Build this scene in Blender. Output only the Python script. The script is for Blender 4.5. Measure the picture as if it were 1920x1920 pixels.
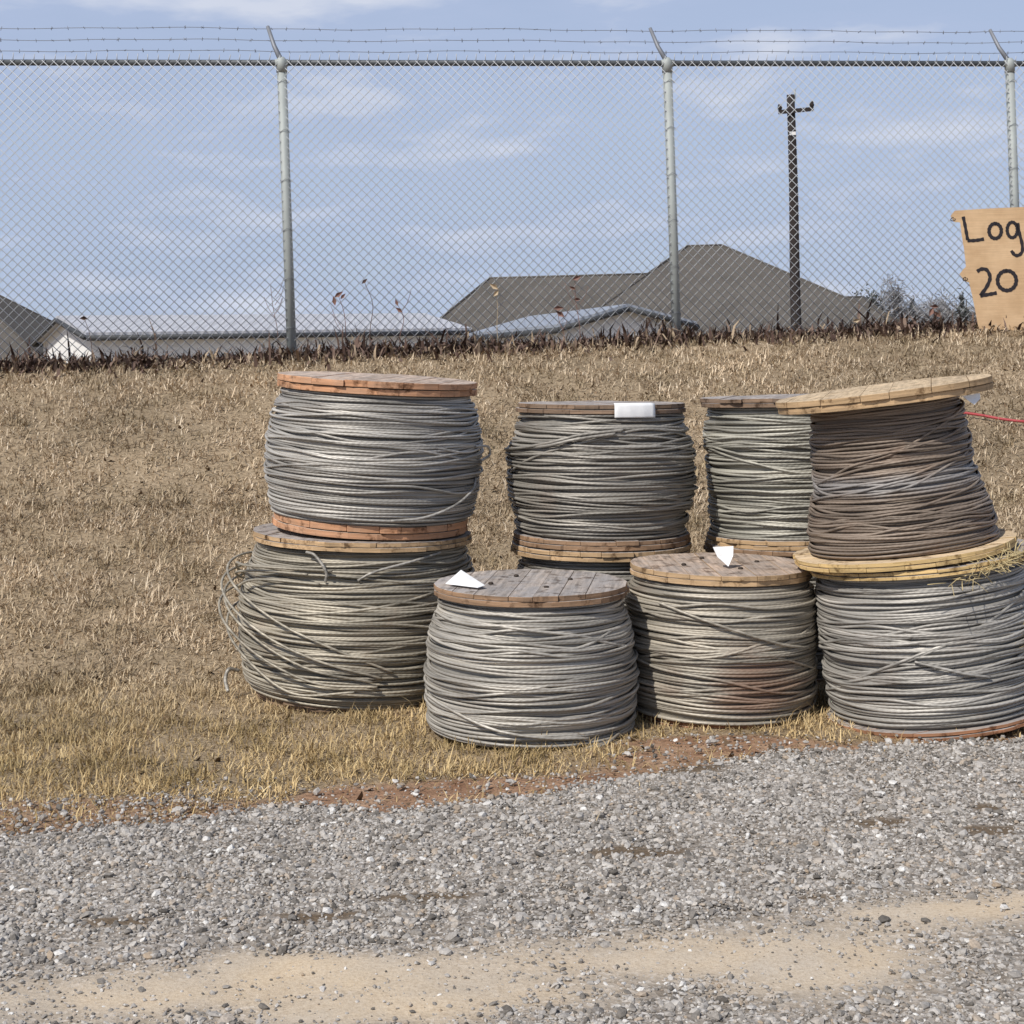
import bpy, math, random
import numpy as np
from mathutils import Matrix, Vector

for _o in list(bpy.data.objects):
    bpy.data.objects.remove(_o)
S = bpy.context.scene
COL = S.collection
R = math.radians

# ------------------------------------------------------------------ camera
F = 2800.0 / 1920.0            # focal length in picture widths
EYE = 1.35
HOR = 690.0                    # eye level at the middle of the picture (1920 px scale)
ROLL = R(1.6)
cam = bpy.data.cameras.new("camera")
cam.sensor_width = 36.0
cam.lens = 36.0 * F
cam.shift_y = -(960.0 - HOR) / 1920.0
cam.clip_start = 0.05
cam.clip_end = 6000
co = bpy.data.objects.new("camera", cam)
COL.objects.link(co)
cr, sr = math.cos(ROLL), math.sin(ROLL)
co.matrix_world = Matrix(((cr, sr, 0, 0), (0, 0, -1, 0), (-sr, cr, 0, EYE), (0, 0, 0, 1)))
S.camera = co

# ------------------------------------------------------------------ light
SUN_EL, SUN_AZ = R(46), R(218)      # azimuth clockwise from +Y (the view direction)
world = bpy.data.worlds.new("World")
S.world = world
world.use_nodes = True
wn, wl = world.node_tree.nodes, world.node_tree.links
wn.clear()
w_out = wn.new("ShaderNodeOutputWorld")
w_bg = wn.new("ShaderNodeBackground")
w_bg.inputs["Strength"].default_value = 0.089
w_sky = wn.new("ShaderNodeTexSky")
w_sky.sky_type = 'NISHITA'
w_sky.sun_disc = False
w_sky.sun_elevation = SUN_EL
w_sky.sun_rotation = SUN_AZ
w_sky.air_density = 1.0
w_sky.dust_density = 1.0
w_tc = wn.new("ShaderNodeTexCoord")
w_map = wn.new("ShaderNodeMapping")
w_map.inputs["Scale"].default_value = (5.0, 5.0, 19.0)
w_n = wn.new("ShaderNodeTexNoise")
w_n.inputs["Scale"].default_value = 1.6
w_n.inputs["Detail"].default_value = 7
w_n.inputs["Roughness"].default_value = 0.55
w_r = wn.new("ShaderNodeValToRGB")
w_r.color_ramp.elements[0].position = 0.40
w_r.color_ramp.elements[0].color = (0.80, 0.80, 0.80, 1)
w_r.color_ramp.elements[1].position = 0.72
w_r.color_ramp.elements[1].color = (1.0, 1.0, 1.0, 1)
w_cl = wn.new("ShaderNodeMixRGB")           # cloud colour: grey-blue sheet to white puffs
w_cl.inputs[1].default_value = (4.1, 4.88, 6.75, 1)
w_cl.inputs[2].default_value = (5.8, 6.25, 7.4, 1)
w_r2 = wn.new("ShaderNodeValToRGB")
w_r2.color_ramp.elements[0].position = 0.52
w_r2.color_ramp.elements[1].position = 0.70
w_mix = wn.new("ShaderNodeMixRGB")
wl.new(w_tc.outputs["Generated"], w_map.inputs["Vector"])
wl.new(w_map.outputs[0], w_n.inputs["Vector"])
wl.new(w_n.outputs["Fac"], w_r.inputs[0])
wl.new(w_n.outputs["Fac"], w_r2.inputs[0])
wl.new(w_r2.outputs[0], w_cl.inputs[0])
w_sep = wn.new("ShaderNodeSeparateXYZ")
w_el = wn.new("ShaderNodeMapRange")
w_el.inputs["From Min"].default_value = 0.25
w_el.inputs["From Max"].default_value = 0.65
w_el.inputs["To Min"].default_value = 1.0
w_el.inputs["To Max"].default_value = 0.3
w_mul = wn.new("ShaderNodeMath")
w_mul.operation = 'MULTIPLY'
wl.new(w_tc.outputs["Generated"], w_sep.inputs[0])
wl.new(w_sep.outputs[2], w_el.inputs["Value"])
wl.new(w_r.outputs[0], w_mul.inputs[0])
wl.new(w_el.outputs[0], w_mul.inputs[1])
wl.new(w_mul.outputs[0], w_mix.inputs[0])
wl.new(w_sky.outputs[0], w_mix.inputs[1])
wl.new(w_cl.outputs[0], w_mix.inputs[2])
wl.new(w_mix.outputs[0], w_bg.inputs["Color"])
wl.new(w_bg.outputs[0], w_out.inputs["Surface"])

sun = bpy.data.lights.new("sun", 'SUN')
sun.energy = 3.4
sun.angle = R(1.0)
sun.color = (1.0, 0.955, 0.89)
so = bpy.data.objects.new("sun", sun)
COL.objects.link(so)
sd = Vector((math.sin(SUN_AZ) * math.cos(SUN_EL), math.cos(SUN_AZ) * math.cos(SUN_EL), math.sin(SUN_EL)))
so.rotation_euler = sd.to_track_quat('Z', 'Y').to_euler()
so.location = (-6, -8, 12)
S.view_settings.view_transform = 'Standard'
S.view_settings.look = 'None'
S.view_settings.exposure = 0.3
S.view_settings.gamma = 1.0

# ------------------------------------------------------------------ helpers
rng = np.random.default_rng(7)


def ray(px, py):
    u, v = (px - 960) / 2800.0, (HOR - py) / 2800.0
    return (u * cr + v * sr, -u * sr + v * cr)      # X/Y, Z/Y


def P(px, py, Y):
    a, b = ray(px, py)
    return Vector((a * Y, Y, EYE + b * Y))


def G(px, py, z=0.0):
    a, b = ray(px, py)
    Y = (z - EYE) / b
    return (a * Y, Y)


def vnoise(x, y, seed=0):
    xi, yi = np.floor(x).astype(np.int64), np.floor(y).astype(np.int64)
    fx, fy = x - xi, y - yi
    fx, fy = fx * fx * (3 - 2 * fx), fy * fy * (3 - 2 * fy)

    def h(a, b):
        n = (a * 374761393 + b * 668265263 + seed * 144665) & 0x7fffffff
        n = ((n ^ (n >> 13)) * 1274126177) & 0x7fffffff
        return ((n ^ (n >> 16)) & 0xffff) / 65535.0
    return (h(xi, yi) * (1 - fx) + h(xi + 1, yi) * fx) * (1 - fy) + (h(xi, yi + 1) * (1 - fx) + h(xi + 1, yi + 1) * fx) * fy


def fbm(x, y, seed=0, o=4):
    s, a, t = 0, 1.0, 0
    for i in range(o):
        s = s + a * vnoise(x * 2 ** i, y * 2 ** i, seed + i * 17)
        t += a
        a *= 0.5
    return s / t


def sstep(a, b, x):
    t = np.clip((x - a) / (b - a), 0, 1)
    return t * t * (3 - 2 * t)


class MB:
    """collects vertices, faces, uvs and material slots for ONE mesh object"""

    def __init__(self):
        self.v, self.f, self.uv, self.mi, self.sm = [], [], [], [], []
        self.n = 0

    def add(self, verts, faces, uvs=None, mi=0, smooth=False):
        verts = [tuple(p) for p in verts]
        for k, fc in enumerate(faces):
            self.f.append(tuple(i + self.n for i in fc))
            self.uv.extend(uvs[k] if uvs is not None else [(verts[i][0], verts[i][1]) for i in fc])
            self.mi.append(mi[k] if isinstance(mi, (list, tuple)) else mi)
            self.sm.append(smooth)
        self.v.extend(verts)
        self.n += len(verts)
        return self

    def box(self, c, s, rot=None, mi=0):
        hx, hy, hz = s[0] / 2, s[1] / 2, s[2] / 2
        vs = [Vector((x, y, z)) for z in (-hz, hz) for y in (-hy, hy) for x in (-hx, hx)]
        if rot is not None:
            vs = [rot @ p for p in vs]
        vs = [p + Vector(c) for p in vs]
        return self.add(vs, [(0, 2, 3, 1), (4, 5, 7, 6), (0, 1, 5, 4), (2, 6, 7, 3), (0, 4, 6, 2), (1, 3, 7, 5)], mi=mi)

    def tube(self, pts, r, sides=6, closed=False, caps=True, center=None, mi=0, smooth=True):
        p = np.asarray(pts, float)
        n = len(p)
        rr = np.full(n, r) if np.isscalar(r) else np.asarray(r, float)
        if closed:
            t = np.roll(p, -1, 0) - np.roll(p, 1, 0)
        else:
            t = np.gradient(p, axis=0)
        t /= np.linalg.norm(t, axis=1)[:, None] + 1e-12
        if center is not None:
            a = p - np.array(center)
            a[:, 2] = 0
        else:
            ref = np.array([0, 0, 1.0]) if abs(t[0][2]) < 0.9 else np.array([1.0, 0, 0])
            a = np.zeros_like(p)
            cur = np.cross(t[0], ref)
            for i in range(n):
                cur = cur - t[i] * np.dot(cur, t[i])
                cur = cur / (np.linalg.norm(cur) + 1e-12)
                a[i] = cur
        a = a - t * np.sum(a * t, 1)[:, None]
        a /= np.linalg.norm(a, axis=1)[:, None] + 1e-12
        b = np.cross(t, a)
        ang = np.arange(sides) / sides * 2 * math.pi
        V = p[:, None, :] + rr[:, None, None] * (np.cos(ang)[None, :, None] * a[:, None, :] + np.sin(ang)[None, :, None] * b[:, None, :])
        V = V.reshape(-1, 3)
        L = np.concatenate([[0], np.cumsum(np.linalg.norm(np.diff(p, axis=0), axis=1))])
        faces, uvs = [], []
        m = n if closed else n - 1
        for i in range(m):
            j = (i + 1) % n
            u0, u1 = L[i], (L[i + 1] if i + 1 < n else L[i] + 0.02)
            for k in range(sides):
                k2 = (k + 1) % sides
                faces.append((i * sides + k, i * sides + k2, j * sides + k2, j * sides + k))
                uvs.append([(u0, k / sides), (u0, (k + 1) / sides), (u1, (k + 1) / sides), (u1, k / sides)])
        if not closed and caps:
            faces.append(tuple(range(sides))[::-1])
            uvs.append([(0, 0)] * sides)
            faces.append(tuple((n - 1) * sides + k for k in range(sides)))
            uvs.append([(0, 0)] * sides)
        return self.add(V, faces, uvs, mi, smooth)

    def lathe(self, prof, seg=48, mi=0, cap=True):
        vs, fs = [], []
        for (r, z) in prof:
            for k in range(seg):
                a = 2 * math.pi * k / seg
                vs.append((r * math.cos(a), r * math.sin(a), z))
        for i in range(len(prof) - 1):
            for k in range(seg):
                k2 = (k + 1) % seg
                fs.append((i * seg + k, i * seg + k2, (i + 1) * seg + k2, (i + 1) * seg + k))
        if cap:
            fs.append(tuple(range(seg))[::-1])
            fs.append(tuple((len(prof) - 1) * seg + k for k in range(seg)))
        return self.add(vs, fs, mi=mi, smooth=True)

    def build(self, name, mats, parent=None):
        me = bpy.data.meshes.new(name)
        me.from_pydata(self.v, [], self.f)
        ul = me.uv_layers.new(name="UVMap")
        ul.data.foreach_set("uv", np.asarray(self.uv, dtype=np.float32).ravel())
        me.polygons.foreach_set("material_index", np.asarray(self.mi, dtype=np.int32))
        me.polygons.foreach_set("use_smooth", np.asarray(self.sm, dtype=bool))
        for m in (mats if isinstance(mats, (list, tuple)) else [mats]):
            me.materials.append(m)
        me.update()
        o = bpy.data.objects.new(name, me)
        COL.objects.link(o)
        o.parent = parent
        return o


def np_mesh(name, V, faces, mat, attrs=None, smooth=False, parent=None):
    """fast mesh from arrays; faces is a list of (k-gon index arrays)"""
    me = bpy.data.meshes.new(name)
    V = np.ascontiguousarray(V, dtype=np.float32)
    me.vertices.add(len(V))
    me.vertices.foreach_set("co", V.ravel())
    loops = np.concatenate([f.ravel() for f in faces]).astype(np.int32)
    tot = np.concatenate([np.full(len(f), f.shape[1]) for f in faces]).astype(np.int32)
    start = np.concatenate([[0], np.cumsum(tot)[:-1]]).astype(np.int32)
    me.loops.add(len(loops))
    me.loops.foreach_set("vertex_index", loops)
    me.polygons.add(len(tot))
    me.polygons.foreach_set("loop_start", start)
    me.polygons.foreach_set("loop_total", tot)
    me.polygons.foreach_set("use_smooth", np.full(len(tot), smooth))
    me.update(calc_edges=True)
    for k, a in (attrs or {}).items():
        at = me.attributes.new(k, 'FLOAT', 'POINT')
        at.data.foreach_set("value", np.ascontiguousarray(a, dtype=np.float32))
    me.materials.append(mat)
    me.validate()
    o = bpy.data.objects.new(name, me)
    COL.objects.link(o)
    o.parent = parent
    return o


def tag(o, label=None, cat=None, group=None, kind=None):
    if label:
        o["label"] = label
    if cat:
        o["category"] = cat
    if group:
        o["group"] = group
    if kind:
        o["kind"] = kind
    return o


def empty(name, loc, rot=(0, 0, 0)):
    o = bpy.data.objects.new(name, None)
    o.empty_display_size = 0.1
    COL.objects.link(o)
    o.location = loc
    o.rotation_euler = rot
    return o


# ------------------------------------------------------------------ materials
class NT:
    def __init__(self, name):
        self.m = bpy.data.materials.new(name)
        self.m.use_nodes = True
        self.t = self.m.node_tree
        self.b = self.t.nodes["Principled BSDF"]

    def n(self, kind, **kw):
        x = self.t.nodes.new(kind)
        for k, v in kw.items():
            if hasattr(x, k) and not k[0].isupper():
                setattr(x, k, v)
            else:
                x.inputs[k.replace("_", " ")].default_value = v
        return x

    def l(self, a, b):
        self.t.links.new(a, b)

    def ramp(self, stops, fac=None):
        r = self.t.nodes.new("ShaderNodeValToRGB")
        e = r.color_ramp.elements
        while len(e) < len(stops):
            e.new(0.5)
        for i, (p, c) in enumerate(stops):
            e[i].position = p
            e[i].color = (c[0], c[1], c[2], 1) if not np.isscalar(c) else (c, c, c, 1)
        if fac is not None:
            self.l(fac, r.inputs[0])
        return r.outputs[0]

    def mix(self, a, b, fac, mode='MIX'):
        x = self.t.nodes.new("ShaderNodeMixRGB")
        x.blend_type = mode
        for i, s in ((0, fac), (1, a), (2, b)):
            if isinstance(s, (int, float)):
                x.inputs[i].default_value = s if i == 0 else (s, s, s, 1)
            elif isinstance(s, (tuple, list)):
                x.inputs[i].default_value = (s[0], s[1], s[2], 1)
            else:
                self.l(s, x.inputs[i])
        return x.outputs[0]

    def math(self, op, a, b=None):
        x = self.t.nodes.new("ShaderNodeMath")
        x.operation = op
        for i, s in ((0, a), (1, b)):
            if s is None:
                continue
            if isinstance(s, (int, float)):
                x.inputs[i].default_value = s
            else:
                self.l(s, x.inputs[i])
        return x.outputs[0]

    def coord(self, which="Object", scale=(1, 1, 1), loc=(0, 0, 0)):
        t = self.t.nodes.new("ShaderNodeTexCoord")
        m = self.t.nodes.new("ShaderNodeMapping")
        m.inputs["Scale"].default_value = scale
        m.inputs["Location"].default_value = loc
        self.l(t.outputs[which], m.inputs["Vector"])
        return m.outputs[0]

    def noise(self, vec, scale=5, detail=4, rough=0.55):
        x = self.n("ShaderNodeTexNoise", Scale=scale, Detail=detail, Roughness=rough)
        self.l(vec, x.inputs["Vector"])
        return x.outputs["Fac"]

    def island(self):
        return self.t.nodes.new("ShaderNodeNewGeometry").outputs["Random Per Island"]

    def attr(self, name):
        a = self.t.nodes.new("ShaderNodeAttribute")
        a.attribute_name = name
        return a.outputs["Fac"]

    def bump(self, h, strength=0.5, dist=0.01):
        x = self.n("ShaderNodeBump", Strength=strength, Distance=dist)
        self.l(h, x.inputs["Height"])
        self.l(x.outputs[0], self.b.inputs["Normal"])

    def done(self, color, rough=0.8, metal=0.0, spec=None):
        if isinstance(color, (tuple, list)):
            self.b.inputs["Base Color"].default_value = (color[0], color[1], color[2], 1)
        else:
            self.l(color, self.b.inputs["Base Color"])
        self.b.inputs["Roughness"].default_value = rough
        self.b.inputs["Metallic"].default_value = metal
        if spec is not None:
            self.b.inputs["Specular IOR Level"].default_value = spec
        return self.m


def simple(name, c, rough=0.7, metal=0.0, var=0.25, scale=8):
    t = NT(name)
    n = t.noise(t.coord(), scale, 5)
    col = t.mix(tuple(x * (1 - var) for x in c), tuple(x * (1 + var) for x in c), n)
    t.bump(n, 0.15, 0.005)
    return t.done(col, rough, metal)


def mat_ground():
    t = NT("thatch_and_soil")
    v = t.coord()
    n1 = t.noise(v, 0.9, 6, 0.6)
    n2 = t.noise(v, 45, 4, 0.65)
    n3 = t.noise(v, 7, 4, 0.6)
    thatch = t.ramp([(0.3, (0.17, 0.13, 0.085)), (0.5, (0.33, 0.262, 0.178)), (0.72, (0.45, 0.37, 0.26))], n2)
    thatch = t.mix(thatch, t.ramp([(0.35, (0.75, 0.72, 0.68)), (0.7, (1.12, 1.06, 1.0))], n1), 1.0, 'MULTIPLY')
    soil = t.ramp([(0.3, (0.22, 0.12, 0.07)), (0.55, (0.35, 0.215, 0.135)), (0.75, (0.44, 0.31, 0.21))], n3)
    soil = t.mix(soil, t.ramp([(0.3, 0.75), (0.7, 1.15)], n2), 1.0, 'MULTIPLY')
    col = t.mix(thatch, soil, t.attr("dirt"))
    t.bump(n2, 0.8, 0.02)
    return t.done(col, 0.95, spec=0.15)


def mat_road():
    t = NT("crushed_stone_and_sand")
    v = t.coord()
    vo = t.n("ShaderNodeTexVoronoi", Scale=85.0)
    t.l(v, vo.inputs["Vector"])
    vs = t.n("ShaderNodeSeparateColor")
    t.l(vo.outputs["Color"], vs.inputs[0])
    stone = t.ramp([(0.0, (0.16, 0.14, 0.118)), (0.5, (0.29, 0.262, 0.228)), (0.85, (0.38, 0.352, 0.315)), (1.0, (0.58, 0.56, 0.53))], vs.outputs[0])
    n2 = t.noise(v, 120, 5, 0.75)
    n3 = t.noise(v, 3.0, 5, 0.6)
    sand = t.ramp([(0.3, (0.39, 0.31, 0.22)), (0.5, (0.53, 0.44, 0.33)), (0.7, (0.60, 0.515, 0.40))], n2)
    sand = t.mix(sand, t.ramp([(0.35, (0.92, 0.94, 0.98)), (0.65, (1.05, 1.0, 0.92))], n3), 1.0, 'MULTIPLY')
    soil = t.ramp([(0.3, (0.085, 0.06, 0.04)), (0.7, (0.20, 0.15, 0.10))], n2)
    grey = t.mix(stone, t.ramp([(0.35, (0.8, 0.76, 0.72)), (0.65, (1.1, 1.09, 1.09))], n3), 1.0, 'MULTIPLY')
    c = t.mix(grey, sand, t.attr("sand"))
    c = t.mix(c, soil, t.attr("soil"))
    n5 = t.noise(v, 230, 3, 0.7)
    sk = t.math('SUBTRACT', 1.0, t.math('MULTIPLY', t.attr('sand'), 0.85))
    h = t.math('ADD', t.math('MULTIPLY', vo.outputs["Distance"], sk), t.math('MULTIPLY', n5, 0.5))
    t.bump(h, 0.6, 0.006)
    return t.done(c, 0.95, spec=0.15)


def mat_stones():
    t = NT("crushed_grey_stone")
    r = t.island()
    c = t.ramp([(0.0, (0.11, 0.098, 0.084)), (0.25, (0.26, 0.237, 0.21)), (0.55, (0.375, 0.348, 0.315)), (0.8, (0.46, 0.43, 0.39)),
                (0.9, (0.33, 0.255, 0.18)), (0.96, (0.52, 0.495, 0.46)), (1.0, (0.66, 0.64, 0.60))], r)
    n = t.noise(t.coord(), 180, 3, 0.6)
    c = t.mix(c, t.ramp([(0.3, 0.75), (0.7, 1.2)], n), 1.0, 'MULTIPLY')
    return t.done(c, 0.85, spec=0.25)


def mat_grass():
    t = NT("dry_lawn_blades")
    r = t.island()
    c = t.ramp([(0.0, (0.19, 0.145, 0.095)), (0.22, (0.37, 0.295, 0.205)), (0.5, (0.48, 0.395, 0.28)), (0.8, (0.58, 0.49, 0.36)), (1.0, (0.68, 0.60, 0.47))], r)
    v = t.coord()
    n = t.noise(v, 0.8, 5, 0.6)
    c = t.mix(c, t.ramp([(0.30, (0.60, 0.58, 0.54)), (0.5, (0.92, 0.90, 0.87)), (0.70, (1.16, 1.13, 1.08))], n), 1.0, 'MULTIPLY')
    nb = t.noise(v, 3.2, 5, 0.65)
    c = t.mix(c, t.ramp([(0.36, (0.70, 0.68, 0.60)), (0.52, (1.04, 1.03, 1.02))], nb), 1.0, 'MULTIPLY')
    c = t.mix(c, t.mix((1.07, 1.05, 1.05), (1.04, 0.95, 0.70), t.attr("near")), 1.0, 'MULTIPLY')
    c = t.mix(c, t.mix((0.10, 0.065, 0.04), (0.24, 0.165, 0.10), r), t.attr("leaf"))
    return t.done(c, 0.85, spec=0.15)


def mat_wire(name, base, tint=(1, 1, 1), rust=0.12, spot=None, rust_col=(0.20, 0.115, 0.075), band=None, metal=0.22):
    t = NT(name)
    vs = t.coord("Object", (1.6, 1.6, 48))
    v = t.coord()
    n1 = t.noise(vs, 1.0, 4, 0.65)
    n2 = t.noise(v, 5, 5, 0.6)
    n4 = t.noise(t.coord("Object", (3, 3, 150)), 1.0, 3, 0.6)
    c = t.mix(tuple(b * 0.50 for b in base), tuple(b * 1.45 for b in base), t.ramp([(0.33, 0.0), (0.66, 1.0)], n1))
    c = t.mix(c, t.ramp([(0.3, 0.7), (0.7, 1.2)], n4), 1.0, 'MULTIPLY')
    rm = t.ramp([(0.56, 0.0), (0.78, 1.0)], n2)
    c = t.mix(c, rust_col, t.math('MULTIPLY', rm, rust * 3))
    if spot:
        (cx, cy, cz), (rx, rz) = spot
        m = t.n("ShaderNodeTexCoord")
        s = t.n("ShaderNodeSeparateXYZ")
        t.l(m.outputs["Object"], s.inputs[0])
        dx = t.math('POWER', t.math('DIVIDE', t.math('SUBTRACT', s.outputs[0], cx), rx), 2.0)
        dz = t.math('POWER', t.math('DIVIDE', t.math('SUBTRACT', s.outputs[2], cz), rz), 2.0)
        fr = t.math('LESS_THAN', s.outputs[1], 0.0)
        k = t.math('SUBTRACT', 1.15, t.math('ADD', dx, dz))
        k = t.math('ADD', k, t.math('MULTIPLY', t.math('SUBTRACT', n1, 0.5), 3.0))
        k = t.math('MULTIPLY', t.ramp([(0.25, 0.0), (1.1, 0.62)], k), fr)
        c = t.mix(c, (0.21, 0.095, 0.05), k)
    if band:
        z0, w, bc = band
        m = t.n("ShaderNodeTexCoord")
        s = t.n("ShaderNodeSeparateXYZ")
        t.l(m.outputs["Object"], s.inputs[0])
        k = t.math('DIVIDE', t.math('ABSOLUTE', t.math('SUBTRACT', t.math('ADD', s.outputs[2], t.math('MULTIPLY', n2, 0.1)), z0 + 0.05)), w)
        k = t.ramp([(0.2, 0.75), (1.15, 0.0)], k)
        c = t.mix(c, bc, k)
    uv = t.n("ShaderNodeTexCoord")
    us = t.n("ShaderNodeSeparateXYZ")
    t.l(uv.outputs["UV"], us.inputs[0])
    ph = t.math('ADD', t.math('MULTIPLY', us.outputs[0], 2 * math.pi / 0.024), t.math('MULTIPLY', us.outputs[1], 4 * math.pi))
    t.bump(t.math('SINE', ph), 0.14, 0.002)
    return t.done(c, 0.5, metal, 0.3)


def mat_wood(name, c, grey=(0.33, 0.30, 0.27), gk=0.5, dark=0.5):
    t = NT(name)
    v = t.coord("UV", (4, 55, 1))
    n = t.noise(v, 1.0, 6, 0.65)
    n2 = t.noise(t.coord("UV", (5, 9, 1)), 1.3, 4, 0.6)
    isl = t.island()
    col = t.mix(tuple(x * dark for x in c), tuple(min(1, x * 1.3) for x in c), t.ramp([(0.3, 0.0), (0.65, 1.0)], n))
    g = t.ramp([(0.38, 0.0), (0.62, 1.0)], n2)
    col = t.mix(col, t.mix(tuple(x * 0.55 for x in grey), tuple(x * 1.25 for x in grey), n), t.math('MULTIPLY', g, gk))
    col = t.mix(col, t.ramp([(0.0, 0.82), (1.0, 1.12)], isl), 1.0, 'MULTIPLY')
    st = t.noise(t.coord("Object", (1, 1, 1)), 16, 5, 0.7)
    col = t.mix(col, t.ramp([(0.36, (0.38, 0.34, 0.31)), (0.47, (1.0, 1.0, 1.0))], st), 1.0, 'MULTIPLY')
    t.bump(n, 0.6, 0.005)
    return t.done(col, 0.9, spec=0.12)


M = {}
M["ground"] = mat_ground()
M["road"] = mat_road()
M["stones"] = mat_stones()
M["grass"] = mat_grass()
M["galv"] = simple("galvanised_post", (0.33, 0.355, 0.34), 0.65, 0.12, 0.2, 6)
M["mesh"] = simple("galvanised_mesh_wire", (0.45, 0.465, 0.48), 0.65, 0.1, 0.15, 3)
M["rail"] = simple("shade_darkened_rail", (0.085, 0.093, 0.10), 0.6, 0.3, 0.4, 5)  # rail's backlit, halo-dark look is painted into its base colour
M["barb"] = simple("weathered_barbed_wire", (0.22, 0.23, 0.25), 0.6, 0.4, 0.2, 5)
M["shingle"] = None
M["white"] = simple("white_paper", (0.76, 0.76, 0.75), 0.85, 0, 0.16, 22)
M["cardboard"] = None
M["marker"] = simple("black_marker_ink", (0.014, 0.010, 0.013), 0.7, 0, 0.3, 20)
M["red"] = simple("red_cord", (0.36, 0.045, 0.05), 0.6, 0, 0.3, 9)
M["bolt"] = simple("rusty_steel_bolt", (0.06, 0.045, 0.035), 0.7, 0.5, 0.3, 30)
M["straw"] = simple("pale_straw", (0.50, 0.40, 0.21), 0.9, 0, 0.35, 40)


# ------------------------------------------------------------------ terrain
def fence_y(x):
    return 11.75 + 0.1425 * x


def terrain(x, y):
    x, y = np.asarray(x, float), np.asarray(y, float)
    fy = 11.75 + 0.1425 * np.clip(x, -14, 16)
    s = np.clip((y - 6.55) / (fy - 0.35 - 6.55), 0, 1)
    up = (1.475 + 0.016 * np.clip(x, -6, 6)) * (0.55 * s + 0.45 * (s * s * (3 - 2 * s)))
    dn = 2.5 * sstep(0.5, 11.0, y - fy)
    z = up - dn
    z = z + 0.05 * (fbm(x * 0.8, y * 0.8, 3, 3) - 0.5) * sstep(6.2, 8, y)
    return z + 0.014 * (fbm(x * 5, y * 5, 9, 3) - 0.5)


_gb = [(-700, 1640), (-200, 1590), (0, 1568), (200, 1552), (400, 1535), (550, 1515), (700, 1522), (900, 1508), (1050, 1480), (1200, 1446), (1350, 1432),
       (1550, 1412), (1750, 1400), (1920, 1388), (2300, 1360), (2800, 1330)]
_gw = np.array([G(a, b) for a, b in _gb])


def road_mask(x, y):
    yb = np.interp(x, _gw[:, 0], _gw[:, 1])
    d = yb - y + 0.16 * (fbm(x * 2.3, y * 2.3, 21, 4) - 0.5) + 0.07 * (fbm(x * 14, y * 14, 5, 2) - 0.5)
    return sstep(-0.035, 0.05, d)


def blob(x, y, px, py, hw, hh, seed=31, k=0.9, f=3.0, soft=0.75):
    """a patch lying on the ground, given by its middle and half sizes as found in the photograph"""
    cx, cy = G(px, py)
    x1 = G(px + hw, py)[0]
    y1 = G(px, py - hh)[1]
    q = ((x - cx) / abs(x1 - cx)) ** 2 + ((y - cy) / abs(y1 - cy)) ** 2
    q = np.sqrt(q) + k * (fbm(x * f, y * f * 2, seed, 4) - 0.5)
    return 1 - sstep(soft, 1.15, q)


def sand_mask(x, y):
    m = np.zeros_like(x)
    for a in ((260, 1885, 480, 60), (620, 1838, 400, 58), (900, 1865, 400, 75), (1250, 1805, 400, 55), (1500, 1815, 320, 78), (1770, 1725, 260, 32), (2000, 1700, 200, 34),
              (640, 1905, 300, 40), (-200, 1920, 300, 50)):
        m = np.maximum(m, blob(x, y, *a, soft=0.25))
    cx = np.array([G(a, b) for a, b in ((-400, 1935), (200, 1880), (700, 1842), (1150, 1810), (1500, 1775), (1900, 1710), (2400, 1640))])
    d = np.abs(y - np.interp(x, cx[:, 0], cx[:, 1])) + 0.16 * (fbm(x * 2, y * 4, 91, 4) - 0.5)
    m = np.maximum(m, (0.45 + 0.6 * fbm(x * 1.7, y * 3, 97, 3)) * (1 - sstep(0.0, 0.24, d)))
    return np.clip(m * 0.95 + 0.25 * (fbm(x * 3, y * 5, 88, 3) - 0.45), 0, 1)


def soil_mask(x, y):
    m = np.zeros_like(x)
    for a in ((1190, 1607, 110, 13), (1650, 1550, 60, 11), (1850, 1565, 60, 13), (800, 1690, 130, 9), (600, 1728, 100, 8), (1530, 1690, 70, 6),
              (1850, 1520, 40, 8), (220, 1740, 70, 8), (1270, 1450, 110, 8), (400, 1525, 80, 12)):
        m = np.maximum(m, blob(x, y, *a, seed=44, k=0.7, f=8.0))
    return m


def dirt_mask(x, y):
    m = np.zeros_like(x)
    for a in ((680, 1500, 150, 26), (960, 1478, 200, 22), (1130, 1462, 160, 14), (1380, 1400, 210, 20), (1250, 1420, 140, 14), (1560, 1405, 120, 10)):
        m = np.maximum(m, blob(x, y, *a, seed=52))
    yb = np.interp(x, _gw[:, 0], _gw[:, 1])
    d = y - yb + 0.25 * (fbm(x * 2.5, y * 2.5, 61, 4) - 0.5)
    m = np.maximum(m, 0.8 * (1 - sstep(0.02, 0.2, d)))
    m = np.maximum(m, 0.75 * blob(x, y, 180, 1525, 380, 30, seed=52))
    return m


def axis_pts(lo, hi, step, far):
    a = list(np.arange(lo, hi + 1e-6, step))
    d = step
    L, Rr = [lo], [hi]
    while L[-1] > -far:
        d *= 1.35
        L.append(L[-1] - d)
        Rr.append(Rr[-1] + d)
    return np.array(sorted(L[1:]) + a + Rr[1:])


def grid(xs, ys):
    X, Y = np.meshgrid(xs, ys)
    nx, ny = len(xs), len(ys)
    i = np.arange(ny - 1)[:, None] * nx + np.arange(nx - 1)[None, :]
    f = np.stack([i, i + 1, i + nx + 1, i + nx], -1).reshape(-1, 4)
    return X.ravel(), Y.ravel(), f


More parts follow.
